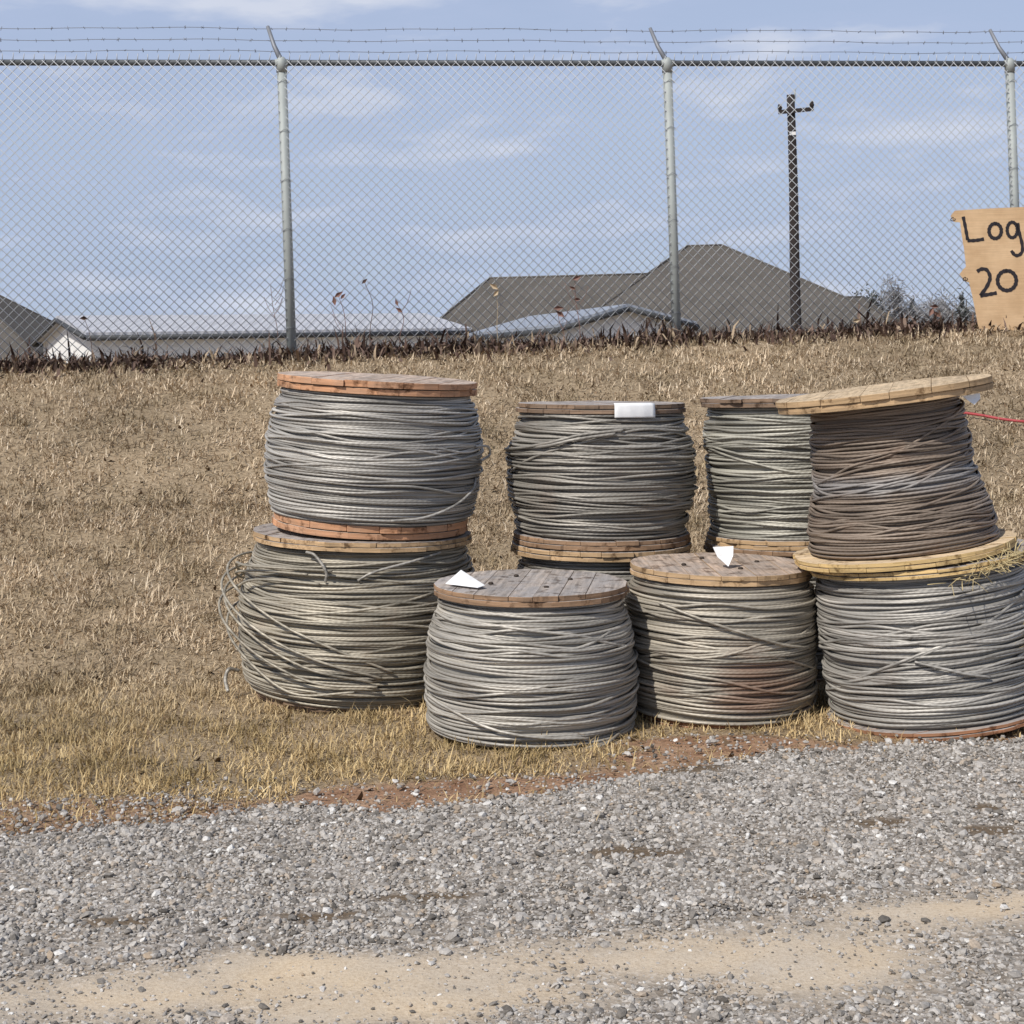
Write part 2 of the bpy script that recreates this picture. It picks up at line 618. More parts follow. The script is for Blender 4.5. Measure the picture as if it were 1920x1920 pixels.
gx, gy, gf = grid(axis_pts(-5.5, 6.0, 0.035, 2500), axis_pts(2.4, 13.0, 0.035, 2500))
gz = terrain(gx, gy)
ground = np_mesh("ground", np.stack([gx, gy, gz], 1), [gf], M["ground"], {"dirt": dirt_mask(gx, gy)}, smooth=True)
tag(ground, "tan dead lawn bank rising from the gravel to the fence", "ground", kind="structure")

rx, ry, rf = grid(axis_pts(-3.4, 3.4, 0.03, 40), np.concatenate([np.arange(-5, 2.4, 0.4), np.arange(2.4, 7.6, 0.03)]))
rm = road_mask(rx, ry)
keep = np.zeros(len(rx), bool)
keep = rm > 0
fk = keep[rf].any(axis=1)
rf = rf[fk]
used = np.unique(rf)
remap = -np.ones(len(rx), int)
remap[used] = np.arange(len(used))
rx, ry, rm, rf = rx[used], ry[used], rm[used], remap[rf]
rz = terrain(rx, ry) - 0.006 + 0.018 * rm + 0.008 * (fbm(rx * 16, ry * 16, 77, 2) - 0.5) * rm
road = np_mesh("gravel_road", np.stack([rx, ry, rz], 1), [rf], M["road"], {"sand": sand_mask(rx, ry), "soil": soil_mask(rx, ry)}, smooth=True)
tag(road, "grey gravel road with pale sandy wheel tracks in the foreground", "road", kind="structure")


# ------------------------------------------------------------------ spools of steel wire
def prof_fn(pts):
    zs, rs = [p[0] for p in pts], [p[1] for p in pts]
    return lambda z: np.interp(z, zs, rs)


def smooth1d(n, k, seed, closed=True):
    r_ = np.random.default_rng(seed)
    a = r_.standard_normal(k)
    t = np.arange(n) / n * k
    i = np.floor(t).astype(int)
    f = t - i
    f = f * f * (3 - 2 * f)
    return a[i % k] * (1 - f) + a[(i + 1) % k] * f


def coil(z0, z1, prof, rw, seed, wob=1.0, cross=10, loose=0):
    """one winding: a helix of wire with uneven turns, crossed by stray turns, over the packed layers below"""
    mb = MB()
    r_ = np.random.default_rng(seed)
    zz = np.linspace(z0, z1, 14)
    mb.lathe([(float(prof(z)) - rw * 2.6, float(z)) for z in zz], 56)
    N = int((z1 - z0) / (rw * 2.02))
    SEG = 84
    for layer in range(2):
        n = N * SEG
        k = np.arange(n)
        th = k / SEG * 2 * math.pi
        z = z0 + rw + (z1 - z0 - 2 * rw) * k / n
        if layer:
            z = z0 + z1 - z
        w = smooth1d(n, N * 5, seed + 11 * layer) * rw * 1.15 * wob + smooth1d(n, max(4, N), seed + 5 + layer) * rw * 1.6 * wob
        edge = np.clip(np.minimum(z - z0, z1 - z) / (4 * rw), 0, 1)
        z = np.clip(z + w * edge, z0 + rw, z1 - rw)
        dr = smooth1d(n, N * 4, seed + 3 + layer) * rw * 0.9 * wob
        sink = np.clip(smooth1d(n, N * 3, seed + 31 + layer) - 0.75, 0, 1.2) * rw * 2.6
        r = prof(z) - rw * (1.2 if layer == 0 else 0.5) + dr - sink * layer
        mb.tube(np.stack([r * np.cos(th), r * np.sin(th), z], 1), rw, 6, center=(0, 0, 0))
    for c in range(cross + 6):
        n = 96
        th = np.arange(n) / n * 2 * math.pi
        zc = r_.uniform(z0 + 0.06, z1 - 0.06)
        a = r_.uniform(0.3, 1.0) ** 2 * min(zc - z0, z1 - zc) * (0.75 if c < loose else 0.3)
        z = zc + a * np.sin(th + r_.uniform(0, 6.28)) + smooth1d(n, 11, seed + 70 + c) * rw * 1.3
        z = np.clip(z, z0 + rw, z1 - rw)
        r = prof(z) + rw * 0.5 + np.abs(smooth1d(n, 12, seed + 90 + c)) * rw * 0.7
        mb.tube(np.stack([r * np.cos(th), r * np.sin(th), z], 1), rw, 6, closed=True, center=(0, 0, 0))
    return mb


def spline(pts, n=10):
    p = np.array(pts, float)
    q = np.vstack([2 * p[0] - p[1], p, 2 * p[-1] - p[-2]])
    out = []
    for i in range(1, len(q) - 2):
        for k in range(n):
            t = k / n
            out.append(0.5 * ((2 * q[i]) + (-q[i - 1] + q[i + 1]) * t + (2 * q[i - 1] - 5 * q[i] + 4 * q[i + 1] - q[i + 2]) * t * t + (-q[i - 1] + 3 * q[i] - 3 * q[i + 1] + q[i + 2]) * t ** 3))
    out.append(p[-1])
    return np.array(out)


def cyl(pts):
    return [(r * math.cos(R(a)), r * math.sin(R(a)), z) for a, r, z in pts]


def flange(Rf, z0, th, seed, ang=0.0, rough=0.006, hole=0.035, layers=2):
    """round wooden end made of boards sawn to a circle, two crossed layers"""
    mb = MB()
    r_ = np.random.default_rng(seed)
    lt = th / layers
    for L in range(layers):
        phi = ang + L * math.pi / 2 * 0.92
        ca, sa = math.cos(phi), math.sin(phi)
        y = -Rf * 0.995
        RR = Rf + r_.uniform(-0.004, 0.004)
        while y < Rf * 0.99:
            b = min(Rf * 0.995, y + r_.uniform(0.085, 0.145))
            if Rf * 0.995 - b < 0.04:
                b = Rf * 0.995
            ys = np.linspace(y + 0.0007, b - 0.0007, 6)
            xr = np.sqrt(np.maximum(RR ** 2 - ys ** 2, 1e-5))
            j1, j2 = r_.uniform(-rough, rough, 2)
            pr = [(xx + j1 + r_.uniform(-1, 1) * rough * 0.5, yy) for xx, yy in zip(xr, ys)]
            pl = [(-xx + j2 + r_.uniform(-1, 1) * rough * 0.5, yy) for xx, yy in zip(xr, ys)]
            out = pr + pl[::-1]
            n = len(out)
            zb = z0 + L * lt + 0.001
            zt = z0 + (L + 1) * lt - 0.001 + r_.uniform(-0.002, 0.0015)
            off = r_.uniform(0, 40, 2)
            vs = [(x * ca - yy * sa, x * sa + yy * ca, zb) for x, yy in out] + [(x * ca - yy * sa, x * sa + yy * ca, zt) for x, yy in out]
            fs = [tuple(range(n))[::-1], tuple(range(n, 2 * n))]
            uv = [[(out[i][0] + off[0], out[i][1] + off[1]) for i in range(n)][::-1], [(out[i][0] + off[0], out[i][1] + off[1]) for i in range(n)]]
            mi = [0, 0]
            s = 0.0
            for i in range(n):
                k = (i + 1) % n
                d = math.dist(out[i], out[k])
                fs.append((i, k, n + k, n + i))
                uv.append([(s + off[0], off[1]), (s + d + off[0], off[1]), (s + d + off[0], off[1] + lt), (s + off[0], off[1] + lt)])
                mi.append(1)
                s += d
            mb.add(vs, fs, uv, mi)
            y = b
    return mb


def bevel(o, w=0.0018):
    m = o.modifiers.new("bevel", 'BEVEL')
    m.width = w
    m.segments = 2
    m.limit_method = 'ANGLE'
    m.angle_limit = R(40)
    return o


SPOOLS = {}


def make_spool(key, loc, tilt, H, rbot, rtop, prof, wire, wtop, wedge, seed, label, th=0.042, rw=0.0058, cross=10, loose=2, lean=0.0,
               wob=1.0, tbot=None, edge_bot=None, rough=0.006, zcoil=None, bolts=0):
    root = empty("wire_spool", loc, (lean, -R(tilt), 0))
    tag(root, label, "wire spool", "spools of steel wire stacked on the grass")
    tb = tbot or th
    z0, z1 = (tb if zcoil is None else zcoil[0]), (H - th if zcoil is None else zcoil[1])
    pf = prof_fn([(z0 + (z1 - z0) * t, r) for t, r in prof])
    SPOOLS[key] = (root, pf, H)
    coil(z0 + 0.001, z1 - 0.001, pf, rw, seed, wob, cross, loose).build("wire_coil", wire, root)
    bevel(flange(rbot, 0, tb, seed + 1, ang=0.3 + seed, rough=rough).build("flange", [wtop, edge_bot or wedge], root))
    bevel(flange(rtop, H - th, th, seed + 2, ang=0.15 * (seed % 5) - 0.3, rough=rough).build("flange", [wtop, wedge], root))
    for k in range(bolts):
        a = R(-70 + k * 360 / bolts)
        b = MB().lathe([(0.010, H - 0.001), (0.010, H + 0.003), (0.007, H + 0.006)], 8)
        for i in range(len(b.v)):
            b.v[i] = (b.v[i][0] + 0.16 * math.cos(a), b.v[i][1] + 0.16 * math.sin(a), b.v[i][2])
        b.build("bolt", M["bolt"], root)
    root["_h"] = H
    del root["_h"]
    return root


def spot(px, Y):
    return (px - 960) / 2800.0 * Y


def on_top(root, H):
    mw = Matrix.Translation(root.location) @ root.rotation_euler.to_matrix().to_4x4()
    return mw @ Vector((0, 0, H + 0.003))


def at_px(px, Y, py):
    a, b = ray(px, py)
    return a * Y


w_blue = mat_wire("blue_grey_strand", (0.365, 0.345, 0.31), rust=0.05)
w_olive = mat_wire("olive_grey_strand", (0.345, 0.31, 0.245), rust=0.10)
w_light = mat_wire("light_grey_strand", (0.385, 0.36, 0.315), rust=0.05)
w_tan = mat_wire("tan_grey_strand", (0.36, 0.325, 0.265), rust=0.18, spot=((0.10, 0, 0.18), (0.22, 0.13)))
w_steel = mat_wire("steel_blue_strand", (0.355, 0.335, 0.30), rust=0.07)
w_dark = mat_wire("dark_grey_strand", (0.29, 0.27, 0.235), rust=0.10)
w_green = mat_wire("greenish_grey_strand", (0.35, 0.335, 0.285), rust=0.03)
w_brown = mat_wire("rusty_brown_strand", (0.215, 0.17, 0.132), rust=0.3, rust_col=(0.17, 0.105, 0.07), band=(0.29, 0.05, (0.29, 0.28, 0.27)), metal=0.12)

t_grey = mat_wood("weathered_grey_board", (0.40, 0.345, 0.30), (0.37, 0.35, 0.34), 0.8)
t_pink = mat_wood("weathered_pinkish_board", (0.52, 0.40, 0.31), (0.42, 0.37, 0.33), 0.6)
t_tan = mat_wood("fresh_tan_board", (0.60, 0.455, 0.29), (0.45, 0.37, 0.27), 0.35, 0.75)
e_orange = mat_wood("orange_board_edge", (0.53, 0.28, 0.155), (0.42, 0.28, 0.19), 0.55, 0.65)
e_tan = mat_wood("tan_board_edge", (0.50, 0.34, 0.19), (0.38, 0.27, 0.17), 0.4, 0.6)
e_brown = mat_wood("brown_board_edge", (0.32, 0.20, 0.12), (0.24, 0.17, 0.12), 0.5, 0.5)
e_yellow = mat_wood("yellow_board_edge", (0.60, 0.42, 0.19), (0.42, 0.32, 0.18), 0.3, 0.6)
e_dark = mat_wood("dark_brown_board_edge", (0.24, 0.16, 0.105), (0.19, 0.15, 0.12), 0.5, 0.5)
e_red = mat_wood("reddish_board_edge", (0.34, 0.16, 0.085), (0.30, 0.19, 0.12), 0.4, 0.5)

# back row, standing on the grass
YA, YB, YC, YD, YX, YG = 6.36, 5.63, 5.83, 5.61, 6.52, 6.60
xa, xb, xc, xd, xx_, xg = at_px(672, YA, 1330), at_px(996, YB, 1390), at_px(1349, YC, 1360), at_px(1758, YD, 1380), at_px(1128, YX, 1300), at_px(1490, YG, 1300)


def gz_at(x, y):
    return float(terrain(np.array([x]), np.array([y]))[0])


A = make_spool("A", (xa, YA, gz_at(xa, YA) - 0.01), -3.2, 0.69, 0.43, 0.464,
               [(0, 0.44), (0.12, 0.475), (0.35, 0.50), (0.6, 0.50), (0.8, 0.47), (1, 0.435)], w_olive, t_grey, e_tan, 11,
               "big olive grey wire spool with loose loops springing out, under the orange flanged one", cross=26, loose=10, wob=1.35, edge_bot=e_dark, zcoil=(0.02, 0.65), th=0.038, rough=0.011)
U1 = make_spool("U1", on_top(A, 0.69) + Vector((0.035, 0, 0.014)), -4.6, 0.635, 0.41, 0.42,
                [(0, 0.42), (0.12, 0.437), (0.4, 0.453), (0.65, 0.444), (0.85, 0.422), (1, 0.395)], w_blue, t_pink, e_orange, 22,
                "grey wire spool with bright orange wooden flange edges, stacked highest on the left", lean=0.03, th=0.056, cross=14, loose=3)
X = make_spool("X", (xx_, YX, gz_at(xx_, YX) - 0.02), -1.6, 0.60, 0.37, 0.392,
               [(0, 0.36), (0.3, 0.375), (0.7, 0.375), (1, 0.35)], w_dark, t_grey, e_tan, 33,
               "mostly hidden wire spool, its tan top flange showing under the white labelled spool", zcoil=(0.02, 0.555))
U2 = make_spool("U2", on_top(X, 0.60), -1.6, 0.605, 0.385, 0.367,
                [(0, 0.36), (0.16, 0.375), (0.32, 0.398), (0.5, 0.402), (0.68, 0.405), (0.8, 0.375), (1, 0.352)], w_dark, t_grey, e_dark, 44,
                "dark grey wire spool with a white paper label on its top flange rim", th=0.042, cross=12, loose=4, wob=1.5, edge_bot=e_brown)
XG = make_spool("XG", (xg, YG, gz_at(xg, YG) - 0.03), -1.0, 0.575, 0.37, 0.385,
                [(0, 0.36), (0.3, 0.365), (0.7, 0.365), (1, 0.35)], w_dark, t_grey, e_brown, 55,
                "hidden wire spool in the back row directly under the greenish grey spool", zcoil=(0.02, 0.53))
U3 = make_spool("U3", on_top(XG, 0.575), 0.0, 0.64, 0.375, 0.39,
                [(0, 0.352), (0.25, 0.36), (0.5, 0.362), (0.8, 0.372), (0.92, 0.365), (1, 0.345)], w_green, t_grey, e_dark, 66,
                "greenish grey wire spool with grey splintered flange, half hidden behind the brown spool", th=0.04, cross=12, loose=3, wob=1.2, edge_bot=e_tan, rough=0.012)
# front row
Bs = make_spool("B", (xb, YB, gz_at(xb, YB) - 0.02), -1.6, 0.565, 0.33, 0.362,
                [(0, 0.385), (0.15, 0.385), (0.45, 0.395), (0.7, 0.378), (0.88, 0.352), (1, 0.335)], w_light, t_grey, e_brown, 77,
                "light grey wire spool frontmost in the pile, topped by a weathered grey wooden flange", cross=16, loose=4, zcoil=(0.03, 0.52), wob=1.2, bolts=4)
Cs = make_spool("C", (xc, YC, gz_at(xc, YC) - 0.02), -2.2, 0.585, 0.345, 0.352,
                [(0, 0.36), (0.3, 0.366), (0.7, 0.366), (0.9, 0.36), (1, 0.34)], w_tan, t_pink, e_tan, 88,
                "tan grey wire spool with rust stain low on its side and white tag on top", cross=15, loose=6, zcoil=(0.03, 0.54), bolts=4, edge_bot=e_red)
Ds = make_spool("D", (xd, YD, gz_at(xd, YD) + 0.015), 5.4, 0.60, 0.405, 0.41,
                [(0, 0.385), (0.2, 0.39), (0.5, 0.392), (0.8, 0.386), (1, 0.37)], w_steel, t_grey, e_yellow, 99,
                "wide blue grey wire spool at the right end under the brown spool", th=0.03, cross=22, loose=6, edge_bot=e_red, tbot=0.03)
U4 = make_spool("U4", on_top(Ds, 0.60) + Vector((-0.05, 0, 0)), 6.0, 0.625, 0.41, 0.396,
                [(0, 0.345), (0.12, 0.34), (0.3, 0.32), (0.5, 0.29), (0.7, 0.287), (1, 0.272)], w_brown, t_tan, e_tan, 111,
                "rusty brown wire spool tilted to the left under a fresh tan wooden flange", th=0.05, tbot=0.032, cross=16, loose=3, rw=0.0054, edge_bot=e_yellow, rough=0.004)


def wire_part(root, name, mat, curves, r=0.0055):
    mb = MB()
    for c in curves:
        mb.tube(spline(c), r, 6)
    return mb.build(name, mat, root)


# loose turns and cut ends
for k, (da, dz, dr) in enumerate(((0, 0, 0), (4, 0.035, 0.012), (-8, -0.10, -0.012), (9, 0.09, -0.01), (2, -0.05, 0.02))):
    wire_part(A, "loose_wire", w_olive, [cyl([(-78 + da, 0.512, 0.15 + dz * 0.4), (-105 + da, 0.518, 0.19 + dz), (-130 + da, 0.535 + dr, 0.27 + dz), (-155 + da, 0.565 + dr, 0.37 + dz),
                                          (-180 + da, 0.57 + dr, 0.44 + dz), (-205 + da, 0.545 + dr, 0.47 + dz), (-235 + da, 0.50, 0.45 + dz)])])
for k, dz in enumerate((0, -0.035, 0.02)):
    wire_part(A, "loose_wire", w_olive, [cyl([(-110 + 6 * k, 0.49, 0.56 + dz), (-140, 0.505 + 0.012 * k, 0.55 + dz), (-165, 0.525, 0.515 + dz * 2), (-190, 0.525, 0.46 + dz), (-215, 0.50, 0.40)])])
wire_part(A, "loose_wire", w_light, [cyl([(-112, 0.472, 0.645), (-107, 0.49, 0.64), (-103, 0.497, 0.61), (-100.5, 0.494, 0.57), (-101, 0.488, 0.535)])], 0.006)
wire_part(A, "loose_wire", w_light, [cyl([(-40, 0.455, 0.64), (-60, 0.475, 0.615), (-78, 0.485, 0.58), (-86, 0.49, 0.545)])])
wire_part(A, "loose_wire", w_dark, [[(-0.50, -0.06, 0.09), (-0.535, -0.09, 0.10), (-0.545, -0.11, 0.06), (-0.525, -0.15, 0.02)]], 0.008)
wire_part(U1, "loose_wire", w_blue, [cyl([(-15, 0.455, 0.24), (-25, 0.475, 0.20), (-40, 0.478, 0.145), (-58, 0.468, 0.10), (-75, 0.455, 0.085)])])
wire_part(U1, "loose_wire", w_blue, [cyl([(-20, 0.462, 0.375), (-10, 0.49, 0.37), (-7, 0.495, 0.335), (-15, 0.475, 0.315)])])
wire_part(U2, "loose_wire", w_dark, [cyl([(-80, 0.39, 0.50), (-105, 0.398, 0.48), (-125, 0.412, 0.445), (-145, 0.422, 0.42), (-170, 0.42, 0.405), (-190, 0.41, 0.40)]),
                                     cyl([(-85, 0.396, 0.485), (-108, 0.41, 0.462), (-128, 0.42, 0.43), (-160, 0.425, 0.41)])], 0.007)
wire_part(Bs, "loose_wire", w_light, [cyl([(-60, 0.40, 0.06), (-85, 0.402, 0.075), (-110, 0.405, 0.10), (-140, 0.402, 0.15), (-165, 0.402, 0.165)])])
wire_part(Bs, "loose_wire", w_dark, [cyl([(-40, 0.39, 0.03), (-55, 0.41, 0.035), (-68, 0.405, 0.02)]), cyl([(-35, 0.39, 0.05), (-50, 0.42, 0.04), (-62, 0.415, 0.015)])])
wire_part(Cs, "loose_wire", w_tan, [cyl([(-135, 0.375, 0.47), (-110, 0.382, 0.43), (-85, 0.384, 0.38), (-60, 0.382, 0.33), (-35, 0.376, 0.30)])])
wire_part(Ds, "loose_wire", w_steel, [cyl([(-112, 0.405, 0.28), (-100, 0.412, 0.255), (-88, 0.412, 0.225), (-76, 0.407, 0.20)])])


def paper(root, name, mat, outline, bend=0.15, th=0.0012):
    """a thin slightly curled card: outline is a list of local points"""
    n = len(outline)
    c = sum((Vector(p) for p in outline), Vector()) / n
    nrm = (Vector(outline[1]) - Vector(outline[0])).cross(Vector(outline[2]) - Vector(outline[0])).normalized()
    mb = MB()
    ring = []
    for i in range(n):
        a, b = Vector(outline[i]), Vector(outline[(i + 1) % n])
        for k in range(4):
            ring.append(a.lerp(b, k / 4))
    m = len(ring)
    cc = c + nrm * bend * 0.02
    vs = ring + [cc] + [p - nrm * th for p in ring] + [cc - nrm * th]
    fs = [(i, (i + 1) % m, m) for i in range(m)] + [((i + 1) % m + m + 1, i + m + 1, 2 * m + 1) for i in range(m)] + [((i + 1) % m, i, i + m + 1, (i + 1) % m + m + 1) for i in range(m)]
    mb.add(vs, fs)
    return mb.build(name, mat, root)


# white label folded over the rim of the dark spool
mb = MB()
H2, rr2 = 0.605, 0.367 + 0.006
cols = []
for k in range(13):
    a = R(-90 + 5 + (33 - 5) * k / 12)
    wv = 0.0015 * math.sin(k * 1.7)
    prof_pts = [(rr2 - 0.055, H2 + 0.003 + wv), (rr2 - 0.02, H2 + 0.005), (rr2 - 0.002, H2 + 0.003), (rr2 + 0.003, H2 - 0.008), (rr2 + 0.004 + wv, H2 - 0.05), (rr2 + 0.003 + wv, H2 - 0.056)]
    cols.append([(r * math.cos(a), r * math.sin(a), z) for r, z in prof_pts])
vs = [p for c in cols for p in c]
fs = [(k * 6 + i, k * 6 + i + 1, (k + 1) * 6 + i + 1, (k + 1) * 6 + i) for k in range(12) for i in range(5)]
mb.add(vs, fs, smooth=True)
lab = mb.build("paper_label", M["white"], U2)
sm = lab.modifiers.new("thick", 'SOLIDIFY')
sm.thickness = 0.001

paper(Cs, "paper_tag", M["white"], [(-0.045, -0.10, 0.660), (0.035, -0.09, 0.663), (0.030, -0.12, 0.63), (0.008, -0.15, 0.592), (-0.030, -0.12, 0.625)], 0.4)
paper(Bs, "paper_tag", M["white"], [(-0.318, -0.10, 0.572), (-0.195, -0.20, 0.572), (-0.17, -0.17, 0.576), (-0.262, -0.04, 0.615)], 0.5)
paper(U4, "paper_tag", M["white"], [(0.20, -0.315, 0.572), (0.28, -0.262, 0.572), (0.278, -0.265, 0.552), (0.245, -0.295, 0.535)], 0.3)

# straw caught on the spools
def tuft(name, loc, n, L, seed, label, spread=(0.1, 0.03, 0.02), mat=None, flat=0.5):
    r_ = np.random.default_rng(seed)
    mb = MB()
    for i in range(n):
        p = np.array([r_.normal(0, spread[0]), r_.normal(0, spread[1]), abs(r_.normal(0, spread[2]))])
        d = r_.normal(0, 1, 3)
        d[2] *= flat
        d /= np.linalg.norm(d)
        l_ = r_.uniform(0.5, 1.2) * L
        mid = p + d * l_ * 0.5 + np.array([0, 0, r_.uniform(-0.01, 0.015)])
        q = p + d * l_
        mb.tube([p, mid, q], r_.uniform(0.001, 0.0022), 3)
    o = mb.build(name, mat or M["straw"])
    o.location = loc
    tag(o, label, "straw")
    return o


dw = Matrix.Translation(Ds.location) @ Ds.rotation_euler.to_matrix().to_4x4()
o = tuft("straw_tuft", dw @ Vector((0.20, -0.355, 0.577)), 150, 0.07, 3, "pale straw clump hanging under the flange of the blue grey spool", (0.09, 0.014, 0.012))
o.rotation_euler = (0, -R(12), R(28))
tuft("straw_tuft", dw @ Vector((0.30, -0.275, 0.27)), 70, 0.06, 4, "small tangle of dry straw stuck halfway down the blue grey spool side", (0.035, 0.02, 0.03), flat=1.0)


# ------------------------------------------------------------------ chain link fence
Lx, Ly = 1.0, 0.1425
fl = math.hypot(Lx, Ly)
fdir = Vector((Lx / fl, Ly / fl, 0))
fnor = Vector((-fdir.y, fdir.x, 0))


def fence_pt(s, z, d=0.0):
    p = Vector((0, 11.75, 0)) + fdir * s + fnor * d
    return Vector((p.x, p.y, z))


RAILZ = EYE + 2.40


def s_at(px, py):
    a, b = ray(px, py)
    # intersection of the sight line with the fence plane
    Y = 11.75 / (1 - 0.1425 * a)
    return a * Y * fl


ps = [s_at(528, 120), s_at(1251, 121), s_at(1893, 121)]
ps = [ps[0] - 3.05] + ps + [ps[2] + 2.95]
fence = empty("chain_link_fence", fence_pt(0, float(terrain(0, 11.75))))
tag(fence, "tall galvanised chain link fence topped with three strands of barbed wire", "fence")
finv = fence.matrix_world.inverted() if False else Matrix.Translation(-fence.location)


def loc(p):
    return finv @ p


s0, s1 = ps[0], ps[-1]
LEAN = 0.0
for s in ps:
    g = float(terrain(fence_pt(s, 0).x, fence_pt(s, 0).y))
    ln = 0.018
    post = MB().tube([loc(fence_pt(s + ln, g - 0.15)), loc(fence_pt(s, RAILZ - 0.03))], 0.037, 14).build("post", M["galv"], fence)
    cap = MB()
    cap.tube([loc(fence_pt(s, RAILZ - 0.075)), loc(fence_pt(s, RAILZ + 0.02)), loc(fence_pt(s, RAILZ + 0.045))], [0.042, 0.042, 0.02], 12)
    cap.tube([loc(fence_pt(s - 0.05, RAILZ)), loc(fence_pt(s + 0.05, RAILZ))], 0.029, 12)
    cap.build("post_cap", M["galv"], post)
    arm = MB()
    arm.tube([loc(fence_pt(s, RAILZ + 0.01)), loc(fence_pt(s - 0.055, RAILZ + 0.15, 0.07)), loc(fence_pt(s - 0.10, RAILZ + 0.31, 0.13))], [0.022, 0.017, 0.014], 8)
    arm.build("barbed_wire_arm", M["barb"], post)
    for k in range(6):
        tie = MB()
        z = g + 0.25 + k * (RAILZ - g - 0.4) / 5
        tie.tube([loc(fence_pt(s + 0.045 * math.cos(t_) + 0.01, z + 0.012 * math.sin(3 * t_), 0.045 * math.sin(t_))) for t_ in np.linspace(0, 6.28, 12)], 0.002, 4)
        tie.build("tie_wire", M["barb"], post)
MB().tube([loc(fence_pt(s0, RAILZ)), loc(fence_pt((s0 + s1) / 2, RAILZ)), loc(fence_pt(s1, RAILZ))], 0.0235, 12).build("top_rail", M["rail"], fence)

# mesh: two families of diagonal wires, one each side of the other, with twisted tips along the top
mesh = MB()
D_ = 0.076
ztop = RAILZ + 0.012
zb0 = 1.47
for fam in (1, -1):
    k0 = int((s0 - 3) / D_)
    k1 = int((s1 + 3) / D_)
    for k in range(k0, k1):
        b = k * D_
        sa, sb = (b, b + (ztop - zb0)) if fam == 1 else (b, b - (ztop - zb0))
        p0, p1 = [sa, zb0], [sb, ztop]
        if max(sa, sb) <= s0 or min(sa, sb) >= s1:
            continue
        # clip to the fence ends
        def clip(pa, pb):
            t0, t1 = 0.0, 1.0
            ds = pb[0] - pa[0]
            ta, tb = (s0 - pa[0]) / ds, (s1 - pa[0]) / ds
            lo, hi = min(ta, tb), max(ta, tb)
            return max(0, lo), min(1, hi)
        t0, t1 = clip(p0, p1)
        if t1 <= t0:
            continue
        q0 = (sa + (sb - sa) * t0, zb0 + (ztop - zb0) * t0)
        q1 = (sa + (sb - sa) * t1, zb0 + (ztop - zb0) * t1)
        mesh.tube([loc(fence_pt(q0[0], q0[1], -0.028 + 0.0022 * fam)), loc(fence_pt(q1[0], q1[1], -0.028 + 0.0022 * fam))], 0.003, 4)
kk = int(s0 / D_)
while kk * D_ < s1:
    s = kk * D_ + ((ztop - zb0) % D_)
    if s0 < s < s1:
        mesh.tube([loc(fence_pt(s - 0.006, ztop, -0.028)), loc(fence_pt(s + rng.uniform(-0.006, 0.006), ztop + 0.05 + rng.uniform(-0.008, 0.008), -0.028))], 0.0032, 4)
    kk += 1
mesh.build("wire_mesh", M["mesh"], fence)
for i, (dz, ds, dd) in enumerate(((0.105, -0.04, 0.045), (0.20, -0.07, 0.09), (0.298, -0.095, 0.127))):
    bw = MB()
    pts = [loc(fence_pt(s0 + (s1 - s0) * t + ds, RAILZ + dz - 0.012 * math.sin(t * 5 * math.pi) ** 2 + 0.003 * math.sin(t * 90 + i), dd)) for t in np.linspace(0, 1, 160)]
    bw.tube(pts, 0.0024, 5)
    q = s0 + rng.uniform(0, 0.1)
    while q < s1:
        t = (q - s0) / (s1 - s0)
        c = fence_pt(q + ds, RAILZ + dz - 0.012 * math.sin(t * 5 * math.pi) ** 2 + 0.003 * math.sin(t * 90 + i), dd)
        for j in range(2):
            v = Vector((rng.normal(0, 0.4), rng.normal(0, 1), rng.normal(0, 1))).normalized() * 0.016
            bw.tube([loc(c - v), loc(c + v)], 0.0019, 4)
        q += rng.uniform(0.11, 0.14)
    bw.build("barbed_wire", M["barb"], fence)


# ------------------------------------------------------------------ cardboard sign
def mat_card():
    t = NT("tan_cardboard")
    n = t.noise(t.coord(), 4, 5, 0.6)
    n2 = t.noise(t.coord("Object", (2, 2, 60)), 2, 3)
    c = t.mix((0.50, 0.335, 0.19), (0.62, 0.435, 0.26), t.ramp([(0.35, 0.0), (0.65, 1.0)], n))
    c = t.mix(c, t.ramp([(0.4, 0.94), (0.6, 1.04)], n2), 1.0, 'MULTIPLY')
    t.bump(n, 0.2, 0.01)
    return t.done(c, 0.9, spec=0.1)


M["cardboard"] = mat_card()
YS = 11.9


def sign_pt(px, py, d=0.0):
    Y = YS
    for _ in range(4):
        p = P(px, py, Y)
        Y = YS + (p.z - 1.5) * 0.09 + (p.x - 3.6) * 0.10 + d
    return p


base = sign_pt(1838, 624)
sign = empty("cardboard_sign", base)
tag(sign, "torn tan cardboard sign with black hand lettering, leaning on the fence", "sign")
outl = [(1838, 624), (1833, 607), (1829, 585), (1823, 555), (1817, 530), (1809, 527), (1799, 514), (1806, 505), (1811, 500), (1808, 470), (1803, 440), (1800, 417), (1788, 416), (1782, 405), (1790, 395),
        (1850, 391), (1920, 388), (2010, 385), (2080, 383), (2086, 450), (2079, 540), (2082, 611), (2010, 615), (1920, 619), (1880, 622)]
n = len(outl)
front = [sign_pt(a, b) - base for a, b in outl]
back = [sign_pt(a, b, 0.008) - base for a, b in outl]
MB().add(front + back, [tuple(range(n))[::-1], tuple(range(n, 2 * n))] + [(i, (i + 1) % n, n + (i + 1) % n, n + i) for i in range(n)]).build("cardboard_panel", M["cardboard"], sign)


